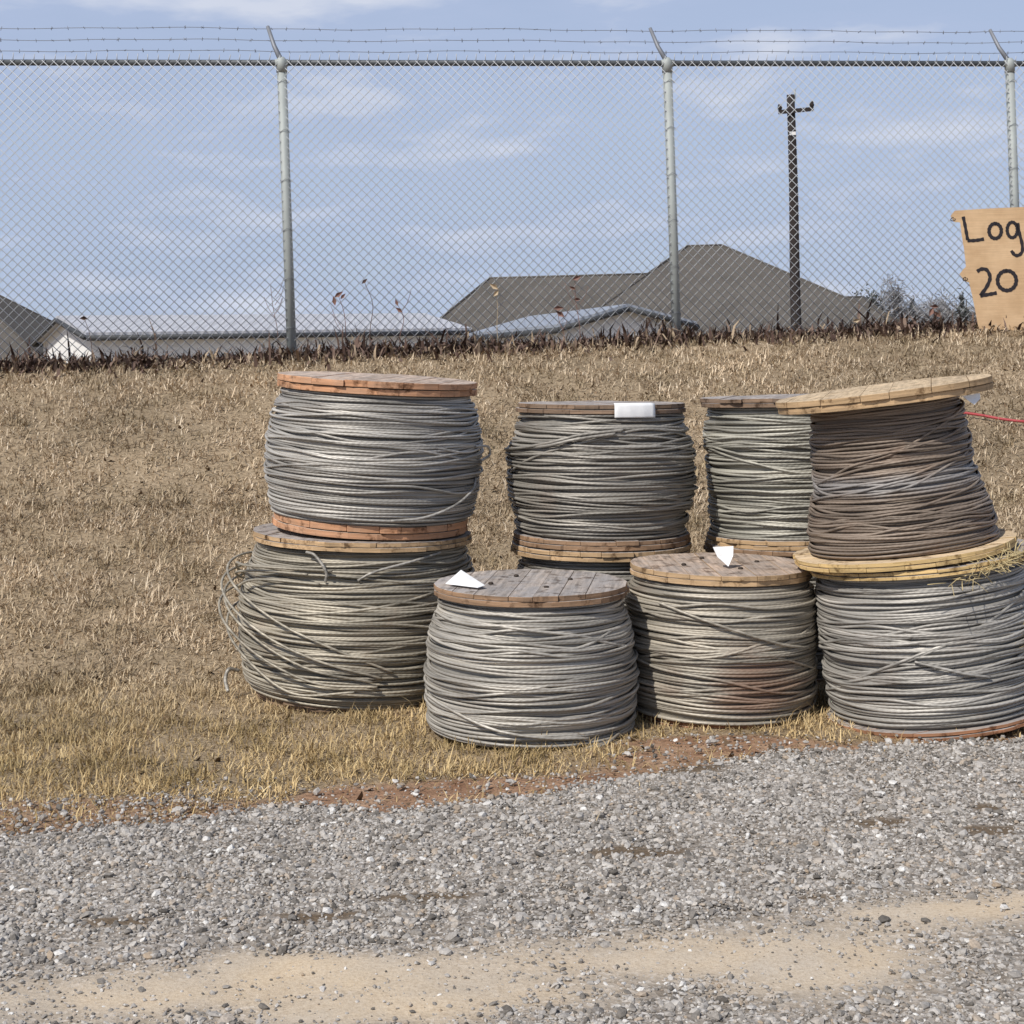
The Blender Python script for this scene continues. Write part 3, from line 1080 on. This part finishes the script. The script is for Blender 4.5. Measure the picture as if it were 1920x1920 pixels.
def stroke(pts, w):
    """a marker line: a thin ribbon a millimetre proud of the card"""
    mb = MB()
    q = spline([(a, b, 0) for a, b in pts], 8)
    L, Rr = [], []
    for i in range(len(q)):
        t = q[min(i + 1, len(q) - 1)] - q[max(i - 1, 0)]
        t /= np.linalg.norm(t) + 1e-9
        nx, ny = -t[1] * w / 2, t[0] * w / 2
        k = 1.0 + 0.12 * math.sin(i * 0.9)
        L.append(sign_pt(q[i][0] + nx * k, q[i][1] + ny * k, -0.003) - base)
        Rr.append(sign_pt(q[i][0] - nx * k, q[i][1] - ny * k, -0.003) - base)
    m = len(L)
    mb.add(L + Rr, [(i, i + 1, m + i + 1, m + i) for i in range(m - 1)])
    return mb


def letter(strokes, w):
    mb = MB()
    for s in strokes:
        a = stroke(s, w)
        mb.add(a.v, a.f)
    o = mb.build("letter", M["marker"], sign)
    md = o.modifiers.new("thick", 'SOLIDIFY')
    md.thickness = 0.001
    return o


def ell(cx, cy, a, b, start=-90, sweep=372, n=14):
    return [(cx + a * math.cos(R(start + sweep * i / n)), cy + b * math.sin(R(start + sweep * i / n))) for i in range(n + 1)]


letter([[(1806, 406), (1809, 420), (1812, 436), (1814.5, 450)], [(1814, 451), (1824, 451), (1834, 450), (1845, 448)]], 6)
letter([ell(1866, 433, 11.5, 14)], 6.5)
letter([ell(1898, 431, 9.5, 14.5, -60, 365), [(1908, 418), (1911, 436), (1916, 455), (1917, 470), (1911, 478), (1903, 478), (1896, 470)]], 6)
letter([[(1832, 509), (1840, 504.5), (1850, 506), (1856, 517), (1855, 527), (1848, 541), (1838, 554)], [(1838, 554.5), (1848, 553), (1859, 551), (1869, 549)]], 6.5)
letter([ell(1888, 526, 17.5, 18.5, -100, 372)], 7)

for a, b in ((1787, 411), (1810, 523)):
    c = sign_pt(a, b, -0.004) - base
    MB().tube([c + Vector((0.018 * math.cos(t_), 0.012 * math.sin(2 * t_), 0.014 * math.sin(t_))) for t_ in np.linspace(0, 6.0, 14)], 0.0035, 5).build("tie_wire", M["bolt"], sign)

# ------------------------------------------------------------------ red cord on the bank
def hit(px, py):
    a, b = ray(px, py)
    ys = np.linspace(5.5, 12, 1500)
    d = (EYE + b * ys) - terrain(a * ys, ys)
    i = int(np.argmax(d < 0))
    return Vector((a * ys[i], ys[i], float(terrain(a * ys[i], ys[i]))))


cpts = []
for a, b in ((1730, 780), (1770, 780), (1806, 784), (1840, 789), (1880, 796), (1925, 801), (1990, 800), (2080, 812), (2180, 806)):
    p = hit(a, b)
    cpts.append((p.x, p.y, p.z + 0.035))
o = MB().tube(spline(cpts, 10), 0.009, 8).build("red_cord", M["red"])
tag(o, "thin red cord lying on the grass beside the brown spool", "cord")


# ------------------------------------------------------------------ buildings behind the bank
def mat_shingle():
    t = NT("grey_brown_shingles")
    v = t.coord()
    n = t.noise(v, 1.2, 5, 0.6)
    n2 = t.noise(t.coord("Object", (5, 5, 14)), 1.6, 3, 0.6)
    c = t.mix((0.092, 0.083, 0.073), (0.118, 0.107, 0.094), n2)
    c = t.mix(c, t.ramp([(0.35, 0.88), (0.65, 1.1)], n), 1.0, 'MULTIPLY')
    t.bump(n2, 0.15, 0.01)
    return t.done(c, 0.95, spec=0.1)


def mat_tin(name, c):
    t = NT(name)
    w = t.n("ShaderNodeTexWave", Scale=3.0)
    t.l(t.coord(), w.inputs["Vector"])
    n = t.noise(t.coord(), 2.5, 5, 0.6)
    col = t.mix(tuple(x * 0.8 for x in c), tuple(x * 1.12 for x in c), n)
    t.bump(w.outputs["Fac"], 0.5, 0.02)
    return t.done(col, 0.55, 0.15)


M["shingle"] = mat_shingle()
M["brick"] = simple("tan_brick_wall", (0.30, 0.22, 0.17), 0.9, 0, 0.3, 12)
M["tin"] = mat_tin("pale_metal_roof", (0.50, 0.50, 0.52))
M["tin_blue"] = mat_tin("blue_grey_metal_roof", (0.30, 0.325, 0.37))
M["siding"] = simple("pale_siding", (0.74, 0.73, 0.70), 0.8, 0, 0.12, 3)
M["trim"] = simple("dark_eave_trim", (0.04, 0.043, 0.046), 0.7, 0, 0.2, 5)
M["glass"] = simple("dark_window_glass", (0.03, 0.035, 0.045), 0.15, 0, 0.1, 2)
GB = -1.02                     # ground level behind the bank


def hip_roof(x0, x1, y0, y1, ze, zr, rx0, rx1, ry=None, th=0.18, name="roof", parent=None, org=Vector()):
    ry = (y0 + y1) / 2 if ry is None else ry
    v = [Vector(p) - org for p in ((x0, y0, ze), (x1, y0, ze), (x1, y1, ze), (x0, y1, ze), (rx0, ry, zr), (rx1, ry, zr),
                                   (x0, y0, ze - th), (x1, y0, ze - th), (x1, y1, ze - th), (x0, y1, ze - th))]
    f = [(0, 1, 5, 4), (1, 2, 5), (2, 3, 4, 5), (3, 0, 4), (0, 6, 7, 1), (1, 7, 8, 2), (2, 8, 9, 3), (3, 9, 6, 0), (6, 9, 8, 7)]
    o = MB().add(v, f).build(name, M["shingle"], parent)
    cap = MB()
    for a, b in ((4, 5), (0, 4), (1, 5), (3, 4), (2, 5)):
        cap.tube([v[a], v[b]], 0.045, 5)
    cap.build("ridge_cap", M["shingle"], o)
    return o


def walls(x0, x1, y0, y1, zb, zt, parent, org, mat):
    w = MB()
    w.box(Vector(((x0 + x1) / 2, (y0 + y1) / 2, (zb + zt) / 2)) - org, (x1 - x0, y1 - y0, zt - zb))
    o = w.build("wall", mat, parent)
    return o


def window(px, py, pz, parent, org, w=1.1, h=1.2):
    f = MB().box(Vector((px, py - 0.03, pz)) - org, (w, 0.08, h)).build("window", M["siding"], parent)
    MB().box(Vector((px, py - 0.075, pz)) - org, (w - 0.16, 0.02, h - 0.16)).build("pane", M["glass"], f)


def zpx(dpx, Y):
    return EYE + dpx * Y / 2800.0


YH = 50.0
k = YH / 2800.0
org = Vector((4, YH - 6, GB))
house = empty("house", org)
tag(house, "large house with stepped dark grey hip roofs behind the fence posts", "house")
ze = EYE + 0.3
lx = lambda px: (px - 960) * k
hip_roof(lx(746), lx(1330), YH - 4, YH + 4, ze, zpx(169, YH), lx(922), lx(1250), parent=house, org=org)
hip_roof(lx(989), lx(1695), YH - 6, YH + 6, ze, zpx(219, YH), lx(1295), lx(1359), parent=house, org=org)
hip_roof(lx(1440), lx(1672), YH - 4.2, YH + 4.6, ze, zpx(115, YH), lx(1555), lx(1625), parent=house, org=org)
walls(lx(768), lx(1030), YH - 3.6, YH + 3.6, GB - 0.1, ze - 0.18, house, org, M["brick"])
walls(lx(1025), lx(1650), YH - 5.5, YH + 5.5, GB - 0.1, ze - 0.185, house, org, M["brick"])
for px in (1120, 1300, 1460, 1590):
    window(lx(px), YH - 5.5, GB + 1.4, house, org)

org = Vector(((-260 - 960) * 45 / 2800.0, 45 - 5, GB))
h2 = empty("house", org)
tag(h2, "house at the far left edge, only its dark sloping roof showing", "house")
k2 = 45 / 2800.0
lx2 = lambda px: (px - 960) * k2
hip_roof(lx2(-620), lx2(212), 40, 50, EYE + 0.2, zpx(232, 45), lx2(-330), lx2(-128), parent=h2, org=org)
walls(lx2(-595), lx2(185), 40.5, 49.5, GB - 0.1, EYE + 0.02, h2, org, M["brick"])
window(lx2(0), 40.5, GB + 1.3, h2, org)
window(lx2(-300), 40.5, GB + 1.3, h2, org)


def gable_shed(N, d, length, width, ze, zr, roof_mat, label, over=0.15, name="shed"):
    """N near corner (x, y); d unit direction of the long side; the end wall runs to its left-back"""
    e = Vector((-d[1], d[0], 0))
    d = Vector((d[0], d[1], 0))
    N = Vector((N[0], N[1], 0))
    root = empty(name, (N.x, N.y, GB))
    tag(root, label, "shed")
    org = root.location.copy()

    def q(a, b, z):
        p = N + d * a + e * b
        return Vector((p.x, p.y, z)) - org
    w = MB()
    vs, fs = [], []
    for a in (0, length):
        vs += [q(a, 0, GB - 0.1), q(a, width, GB - 0.1), q(a, width, ze), q(a, width / 2, zr), q(a, 0, ze)]
    w.add(vs, [(0, 4, 3, 2, 1), (5, 6, 7, 8, 9), (0, 5, 9, 4), (1, 2, 7, 6), (0, 1, 6, 5)])
    wall = w.build("wall", M["siding"], root)
    sl = (zr - ze) / (width / 2)
    r = MB()
    for sgn in (0, 1):
        b0, b1 = (-over, width / 2) if sgn == 0 else (width + over, width / 2)
        z0 = ze - sl * over
        th = 0.06
        vv = [q(-over, b0, z0 + 0.02), q(length + over, b0, z0 + 0.02), q(length + over, b1, zr + 0.02), q(-over, b1, zr + 0.02)]
        vv += [p + Vector((0, 0, th)) for p in vv]
        r.add(vv, [(0, 3, 2, 1), (4, 5, 6, 7), (0, 1, 5, 4), (1, 2, 6, 5), (2, 3, 7, 6), (3, 0, 4, 7)])
    ro = r.build("roof", roof_mat, root)
    tr = MB()
    z0 = ze - sl * over
    for b in (-over, width + over):
        tr.tube([q(-over, b, z0 - 0.01), q(length + over, b, z0 - 0.01)], 0.05, 6)
    for a in (-over - 0.02, length + over + 0.02):
        for b0 in (-over, width + over):
            tr.tube([q(a, b0, z0), q(a, width / 2, zr)], 0.042, 6)
    tr.build("eave_trim", M["trim"], ro)
    return root


gable_shed((-6.72, 24.0), (0.866, 0.5), 6.7, 3.5, zpx(82, 24), zpx(114, 25.3), M["tin"], "long low shed with a pale metal roof and white gable end behind the fence")
dv = Vector((-0.30, 0.954))
# gable of the second shed faces the camera: its end wall is the short side
N2 = Vector((spot(1040, 22.6), 22.6))
e2 = Vector((0.954, 0.30))


def gable_front(c0, c1, depth, ze, zr, label):
    """front gable wall from c0 to c1 (x, y), roof running back at right angles"""
    c0, c1 = Vector((c0[0], c0[1], 0)), Vector((c1[0], c1[1], 0))
    u = (c1 - c0)
    wd = u.length
    u.normalize()
    bk = Vector((-u.y, u.x, 0))
    # reuse gable_shed: long side direction = bk, near corner = c1, end wall runs to the left (-u)
    return gable_shed((c1.x, c1.y), (bk.x, bk.y), depth, wd, ze, zr, M["tin_blue"], label, over=0.12)


gable_front((spot(1055, 22.6), 22.0), (spot(1290, 22.6), 22.65), 4.2, zpx(72, 22.3), zpx(104, 22.3), "small shed with low whitish gable and blue grey metal roof before the big house")

YT = 70.0
org = Vector(((1768 - 960) * YT / 2800, YT, GB))
c = org.x
gable = gable_front((c - 0.7, YT), (c + 0.7, YT + 0.05), 3.0, zpx(70, YT), zpx(104, YT), "tiny far off shed with pale gable among the bare trees")

# ------------------------------------------------------------------ utility pole
YP = 40.0
M["pole"] = simple("creosoted_pole", (0.022, 0.016, 0.014), 0.85, 0, 0.4, 4)
pt, pb = P(1483, 178, YP), P(1492, 600, YP)
ax = (pb.x + (pt.x - pb.x) * 0.0)
pole = empty("utility_pole", (pb.x, YP, GB))
tag(pole, "dark wooden utility pole with one short crossarm and insulators", "utility pole")
o0 = pole.location.copy()
topz = pt.z
dx = pt.x - pb.x
zz = np.linspace(-0.3, topz - GB, 9)
MB().tube([(dx * max(0, z) / (topz - GB) + 0.012 * math.sin(z * 1.1), 0, z) for z in zz], np.linspace(0.17, 0.105, 9), 12).build("shaft", M["pole"], pole)
ca = P(1458, 212, YP) - o0
cb = P(1523, 206, YP) - o0
arm_o = MB()
dd = (cb - ca)
arm_o.box((ca + cb) / 2 + Vector((0, -0.14, 0)), (dd.length, 0.10, 0.10), Matrix.Rotation(-math.atan2(dd.z, dd.x), 3, 'Y'))
arm = arm_o.build("crossarm", M["pole"], pole)
for p in (ca + dd * 0.04, ca + dd * 0.96):
    b = MB().lathe([(0.03, 0.05), (0.06, 0.08), (0.065, 0.13), (0.045, 0.16), (0.055, 0.18), (0.03, 0.21)], 10)
    b.v = [(v[0] + p.x, v[1] + p.y - 0.14, v[2] + p.z) for v in b.v]
    b.build("insulator", M["pole"], arm)
MB().tube([(dx + 0.09, 0, topz - GB - 0.2), (dx + 0.11, 0, topz - GB + 0.16)], 0.025, 6).add([], []).build("top_pin", M["galv"], pole)
MB().box((dx * 0.9, -0.135, topz - GB - 1.05), (0.16, 0.02, 0.09)).build("pole_tag", M["siding"], pole)


# ------------------------------------------------------------------ far trees
M["bark"] = simple("grey_bark", (0.10, 0.09, 0.085), 0.95, 0, 0.3, 6)
M["twig"] = simple("grey_blue_twigs", (0.21, 0.205, 0.205), 0.95, 0, 0.3, 3)
M["ever"] = simple("dark_evergreen_leaf", (0.085, 0.092, 0.085), 0.9, 0, 0.45, 3)


def far_tree(px, ptop, Y, w, kind, label, seed):
    r_ = np.random.default_rng(seed)
    top = P(px, ptop, Y)
    root = empty("tree", (top.x, Y, GB))
    h = top.z - GB
    tag(root, label, "tree", "small trees far beyond the fence")
    tr = MB()
    pts = [(0.04 * h * math.sin(z * 2.2 + seed) * z, 0, z * h) for z in np.linspace(-0.03, 0.93, 8)]
    tr.tube(pts, np.linspace(0.035, 0.006, 8) * h * 0.8, 7)
    nb = 26 if kind == "bare" else 12
    tips = []
    for i in range(nb):
        z = r_.uniform(0.25, 0.88)
        a = r_.uniform(0, 6.28)
        l_ = w * (1.05 - z) * r_.uniform(0.6, 1.2) if kind == "cone" else w * r_.uniform(0.35, 0.9)
        up = r_.uniform(0.15, 0.9) * l_
        p0 = np.array([0, 0, z * h])
        p1 = p0 + np.array([math.cos(a) * l_ * 0.5, math.sin(a) * l_ * 0.5, up * 0.6])
        p2 = p0 + np.array([math.cos(a) * l_, math.sin(a) * l_, up * 1.3])
        tr.tube([p0, p1, p2], [0.045, 0.03, 0.012], 5)
        tips += [(p1, l_), (p2, l_)]
    tr.build("trunk", M["bark"], root)
    N = 3200 if kind != "bare" else 2600
    V, T = [], []
    for i in range(N):
        if kind == "cone":
            z = 1 - r_.uniform(0, 1) ** 0.6 * 0.8
            rad = w * (1.02 - z) * (0.35 + 0.75 * r_.uniform(0, 1)) * (0.75 + 0.4 * math.sin(z * 40 + seed))
            a = r_.uniform(0, 6.28)
            c = np.array([math.cos(a) * rad, math.sin(a) * rad, z * h])
        else:
            p, l_ = tips[r_.integers(len(tips))]
            c = p + r_.normal(0, 0.16 * w + 0.05, 3)
        s = r_.uniform(0.05, 0.13)
        d = r_.normal(0, 1, 3)
        d /= np.linalg.norm(d)
        e = np.cross(d, r_.normal(0, 1, 3))
        e /= np.linalg.norm(e)
        wd = s * (0.5 if kind != "bare" else 0.22)
        L = s * (1 if kind != "bare" else 2.6)
        V += [c - e * wd, c + e * wd, c + d * L]
    V = np.array(V)
    np_mesh("crown", V, [np.arange(len(V)).reshape(-1, 3)], M["ever"] if kind != "bare" else M["twig"], parent=root)
    return root


far_tree(1636, 543, 62, 1.1, "round", "small round dark tree rising just above the right end of the house roof", 1)
far_tree(1657, 556, 66, 1.2, "bare", "pale bare tree just right of the round dark tree by the house", 2)
far_tree(1683, 524, 60, 0.8, "bare", "tallest bare grey tree standing right of the big house roof", 3)
far_tree(1711, 556, 60, 1.5, "cone", "short pointed tree midway between the big house and the sign", 4)
far_tree(1747, 562, 58, 1.1, "bare", "brownish bare tree beside the tiny far off shed", 5)
far_tree(1803, 546, 60, 1.4, "cone", "dark pointed evergreen standing nearest the cardboard sign", 6)
far_tree(1822, 578, 66, 1.2, "bare", "low bare tree at the torn left edge of the cardboard sign", 7)

far_tree(1782, 572, 64, 1.6, "bare", "low wide grey bare tree between the tiny shed and the dark pointed evergreen", 8)
far_tree(1728, 574, 66, 1.7, "bare", "low wide grey bare tree just left of the tiny far off shed", 9)

# ------------------------------------------------------------------ weeds, grass and stones
def mat_weed():
    t = NT("dead_weed_stalks")
    c = t.ramp([(0.0, (0.042, 0.027, 0.022)), (0.45, (0.105, 0.068, 0.054)), (0.78, (0.18, 0.125, 0.098)), (1.0, (0.40, 0.31, 0.21))], t.island())
    return t.done(c, 0.95, spec=0.1)


M["weed"] = mat_weed()


def blades(x, y, z, L, w, bend, ang, lean, tipz=1.0):
    """each blade: five vertices, a quad and a tip triangle"""
    n = len(x)
    cx, sx = np.cos(ang), np.sin(ang)
    ox, oy = -sx * w / 2, cx * w / 2
    h1, h2 = L * 0.55 * np.cos(lean), L * 0.45 * np.cos(lean + bend)
    d1, d2 = L * 0.55 * np.sin(lean), L * 0.45 * np.sin(lean + bend)
    V = np.empty((n, 5, 3))
    V[:, 0] = np.stack([x - ox, y - oy, z], 1)
    V[:, 1] = np.stack([x + ox, y + oy, z], 1)
    mx, my, mz = x + cx * d1, y + sx * d1, z + h1
    V[:, 2] = np.stack([mx + ox * 0.8, my + oy * 0.8, mz], 1)
    V[:, 3] = np.stack([mx - ox * 0.8, my - oy * 0.8, mz], 1)
    V[:, 4] = np.stack([mx + cx * d2, my + sx * d2, mz + h2], 1)
    b = np.arange(n)[:, None] * 5
    return V.reshape(-1, 3), b + np.array([[0, 1, 2, 3]]), b + np.array([[3, 2, 4]])


def scatter(n, x0, x1, y0, y1):
    return rng.uniform(x0, x1, n), rng.uniform(y0, y1, n)


# grass: near lawn and the bank
Xs, Ys, Ls, Ws, Be, Le = [], [], [], [], [], []
for (n, x0, x1, y0, y1, L0, w0) in ((170000, -3.4, 2.6, 4.1, 6.6, 0.039, 0.004), (150000, -4.4, 3.9, 6.4, 8.6, 0.046, 0.0052), (170000, -5.6, 6.2, 8.5, 12.2, 0.05, 0.0068)):
    x, y = scatter(n, x0, x1, y0, y1)
    cl = fbm(x * 6, y * 6, 101, 3)
    cl2 = fbm(x * 1.1, y * 1.6, 105, 3)
    keep = (road_mask(x, y) < 0.35) | (rng.uniform(0, 1, n) < 0.015)
    dm = dirt_mask(x, y)
    keep &= rng.uniform(0, 1, n) > dm * 0.93
    keep &= rng.uniform(0, 1, n) < 0.35 + 1.3 * np.clip(cl - 0.22, 0, 1)
    for root, pf, H in SPOOLS.values():
        if root.location.z < 0.3:
            keep &= (x - root.location.x) ** 2 + (y - root.location.y) ** 2 > 0.30 ** 2
    x, y, cl, cl2 = x[keep], y[keep], cl[keep], cl2[keep]
    m = len(x)
    Xs.append(x)
    Ys.append(y)
    Ls.append(L0 * rng.lognormal(0, 0.35, m) * (0.55 + 0.9 * cl))
    Ws.append(w0 * rng.uniform(0.6, 1.25, m))
    Le.append(np.abs(rng.normal(0.95, 0.42, m)))
    Be.append(rng.uniform(0.0, 0.9, m))
x, y = scatter(5200, -5.4, 5.6, 4.4, 12.0)      # dead leaves and litter lying in the lawn
k_ = (road_mask(x, y) < 0.2) & (fbm(x * 1.5, y * 1.5, 333, 3) > 0.45)
x, y = x[k_], y[k_]
m = len(x)
Xs.append(x)
Ys.append(y)
Ls.append(rng.uniform(0.02, 0.05, m))
Ws.append(rng.uniform(0.012, 0.026, m))
Le.append(np.abs(rng.normal(1.2, 0.3, m)))
Be.append(rng.uniform(-0.6, 0.6, m))
X_, Y_ = np.concatenate(Xs), np.concatenate(Ys)
L_, W_, B_, E_ = map(np.concatenate, (Ls, Ws, Be, Le))
E_ = np.clip(E_, 0, 1.5)
Vg, q4, q3 = blades(X_, Y_, terrain(X_, Y_) - 0.003, L_, W_, B_, rng.uniform(0, 6.283, len(X_)), E_)
near = np.repeat(1 - sstep(5.2, 7.6, Y_ + 0.9 * (fbm(X_ * 0.8, Y_ * 0.8, 200, 3) - 0.5) * 2), 5)
gr = np_mesh("dry_grass", Vg, [q4, q3], M["grass"], {"near": near, "leaf": np.repeat(np.arange(len(X_)) >= len(X_) - m, 5).astype(float)})
tag(gr, "short dead tan lawn grass covering the bank", "grass", kind="stuff")

# dark dead weeds along the fence foot
n = 21000
x = rng.uniform(-5.6, 6.2, n)
off = np.abs(rng.normal(0, 0.22, n)) * rng.choice([-1, 1], n, p=[0.5, 0.5]) + 0.0
y = fence_y(x) + off
cl = fbm(x * 2.5, y * 0 + 1.0, 301, 3)
L = (0.075 + 0.15 * np.clip(cl - 0.2, 0, 1)) * rng.lognormal(0, 0.35, n)
Vw, w4, w3 = blades(x, y, terrain(x, y) - 0.01, L, rng.uniform(0.010, 0.032, n), rng.uniform(0, 1.6, n), rng.uniform(0, 6.283, n), np.abs(rng.normal(0.75, 0.42, n)))
wd = np_mesh("dead_weeds", Vw, [w4, w3], M["weed"])
tag(wd, "dark brown dead weeds growing thick along the fence foot", "weeds", kind="stuff")


def tall_weed(px, ptop, Yoff, label, seed, leaves=((0, 1.0),), col="weed", branch=0):
    a, b = ray(px, ptop)
    Y = (11.75 / (1 - 0.1425 * a)) + Yoff
    top = Vector((a * Y, Y, EYE + b * Y))
    g = gz_at(top.x, Y)
    r_ = np.random.default_rng(seed)
    root = empty("dead_weed", (top.x + 0.03, Y, g))
    tag(root, label, "weed", "tall dead weeds along the fence")
    h = top.z - g
    st = MB()
    pts = spline([(0, 0, -0.03), (0.02 * math.sin(seed), 0, h * 0.35), (-0.03 * math.cos(seed), 0.01, h * 0.7), (-0.03, 0, h)], 5)
    st.tube(pts, np.linspace(0.0034, 0.0018, len(pts)), 5)
    for i in range(branch):
        z = h * r_.uniform(0.35, 0.85)
        sx = r_.choice([-1, 1])
        l_ = h * r_.uniform(0.18, 0.4)
        st.tube(spline([(0, 0, z), (sx * l_ * 0.3, 0.01, z + l_ * 0.45), (sx * l_ * 0.5, 0.0, z + l_)], 4), 0.0018, 5)
    st.build("stem", M[col], root)
    for i, (dx, tz) in enumerate(leaves):
        lf = MB()
        c = Vector((-0.03 + dx, -0.005, h * tz))
        s = r_.uniform(0.025, 0.04)
        an = r_.uniform(0, 3.14)
        u = Vector((math.cos(an), 0.3, math.sin(an)))
        v = Vector((-math.sin(an), 0.35, math.cos(an)))
        lf.add([c - u * s, c - v * s * 0.55 + Vector((0, -0.012, 0)), c + u * s * 1.3, c + v * s * 0.5 + Vector((0, -0.01, 0)), c + Vector((0, 0.012, 0))], [(0, 1, 4), (1, 2, 4), (2, 3, 4), (3, 0, 4)])
        lf.build("leaf", M[col], root)
    return root


M["weed_pale"] = simple("pale_dry_leaf", (0.42, 0.33, 0.22), 0.9, 0, 0.3, 9)
M["weed_red"] = simple("reddish_dry_leaf", (0.20, 0.11, 0.085), 0.9, 0, 0.3, 9)
tall_weed(507, 532, 0.15, "bare forked grey weed just left of the fence post over the long shed", 1, (), "weed_red", 5)
tall_weed(634, 553, -0.06, "reddish leafed weed over the long shed roof, right of the fence post", 2, ((0, 1.0), (0.035, 0.97), (-0.03, 0.9)), "weed_red", 2)
tall_weed(683, 528, -0.06, "thin dark weed with a single leaf high above the long shed", 3, ((0, 1.0),))
tall_weed(744, 568, -0.06, "short reddish weed above the right half of the long shed", 4, ((0, 1.0), (0.02, 0.86)), "weed_red", 1)
tall_weed(927, 538, -0.06, "pale leafed weed in front of the left hip of the big house", 5, ((0, 1.0), (0.01, 0.9)), "weed_pale", 0)
tall_weed(1078, 522, -0.06, "tall pinkish weed in front of the big house ridge", 6, ((0.01, 1.0), (-0.02, 0.86), (0.015, 0.7)), "weed_red", 3)
tall_weed(1046, 578, -0.06, "weed with two dark leaves before the blue grey shed roof", 7, ((0, 1.0), (0.02, 0.85)), "weed_red", 2)
tall_weed(158, 597, -0.06, "dark leafed weed just above the white gable end of the long shed", 8, ((0, 1.0),))
tall_weed(1600, 598, -0.06, "forked weed below the right end of the big house roof", 9, ((0.02, 0.9),), "weed_pale", 4)
tall_weed(1752, 575, -0.06, "leafy brown weed close to the sign, in front of the far trees", 10, ((0, 1.0), (-0.03, 0.8), (0.02, 0.7)), "weed_red", 3)

# stones
ph = (1 + 5 ** 0.5) / 2
ico = np.array([(-1, ph, 0), (1, ph, 0), (-1, -ph, 0), (1, -ph, 0), (0, -1, ph), (0, 1, ph), (0, -1, -ph), (0, 1, -ph), (ph, 0, -1), (ph, 0, 1), (-ph, 0, -1), (-ph, 0, 1)]) / math.sqrt(1 + ph * ph)
icf = np.array([(0, 11, 5), (0, 5, 1), (0, 1, 7), (0, 7, 10), (0, 10, 11), (1, 5, 9), (5, 11, 4), (11, 10, 2), (10, 7, 6), (7, 1, 8), (3, 9, 4), (3, 4, 2), (3, 2, 6), (3, 6, 8), (3, 8, 9),
                (4, 9, 5), (2, 4, 11), (6, 2, 10), (8, 6, 7), (9, 8, 1)])
n = 210000
x, y = scatter(n, -2.6, 2.7, 2.65, 5.7)
rmk = road_mask(x, y)
sm_, so_ = sand_mask(x, y), soil_mask(x, y)
prob = rmk * (1 - 0.95 * sm_) * (1 - 0.7 * so_) * (0.6 + 0.6 * fbm(x * 2, y * 2, 400, 3)) + 0.02 * (rmk > 0)
edge = (rmk < 0.2) * (0.10 * dirt_mask(x, y) + 0.14 * blob(x, y, 150, 1545, 420, 45) + 0.08 * blob(x, y, 420, 1490, 160, 25))
keep = rng.uniform(0, 1, n) < np.maximum(prob, edge)
x, y, sm_ = x[keep], y[keep], sm_[keep]
for root, pf, H in SPOOLS.values():
    if root.location.z < 0.3:
        k_ = (x - root.location.x) ** 2 + (y - root.location.y) ** 2 > 0.41 ** 2
        x, y, sm_ = x[k_], y[k_], sm_[k_]
n = len(x)
size = np.clip(0.0038 * rng.lognormal(0, 0.5, n) * (1 - 0.35 * sm_), 0.0017, 0.014)
V = ico[None] * (1 + rng.uniform(-0.28, 0.28, (n, 12, 1)))
V = V * (size[:, None] * np.stack([rng.uniform(0.8, 1.5, n), rng.uniform(0.7, 1.1, n), rng.uniform(0.5, 0.85, n)], 1))[:, None, :]
a = rng.uniform(0, 6.283, n)
tl = rng.normal(0, 0.35, n)
ct, st_ = np.cos(tl)[:, None], np.sin(tl)[:, None]
V = np.stack([V[..., 0] * ct - V[..., 2] * st_, V[..., 1], V[..., 0] * st_ + V[..., 2] * ct], -1)
ca_, sa_ = np.cos(a)[:, None], np.sin(a)[:, None]
V = np.stack([V[..., 0] * ca_ - V[..., 1] * sa_, V[..., 0] * sa_ + V[..., 1] * ca_, V[..., 2]], -1)
V = V + np.stack([x, y, terrain(x, y) + 0.012 + size * 0.25], 1)[:, None, :]
Fs = (np.arange(n)[:, None, None] * 12 + icf[None]).reshape(-1, 3)
stn = np_mesh("loose_gravel", V.reshape(-1, 3), [Fs], M["stones"])
tag(stn, "loose grey crushed stone scattered over the road", "gravel", kind="stuff")

bpy.context.view_layer.update()
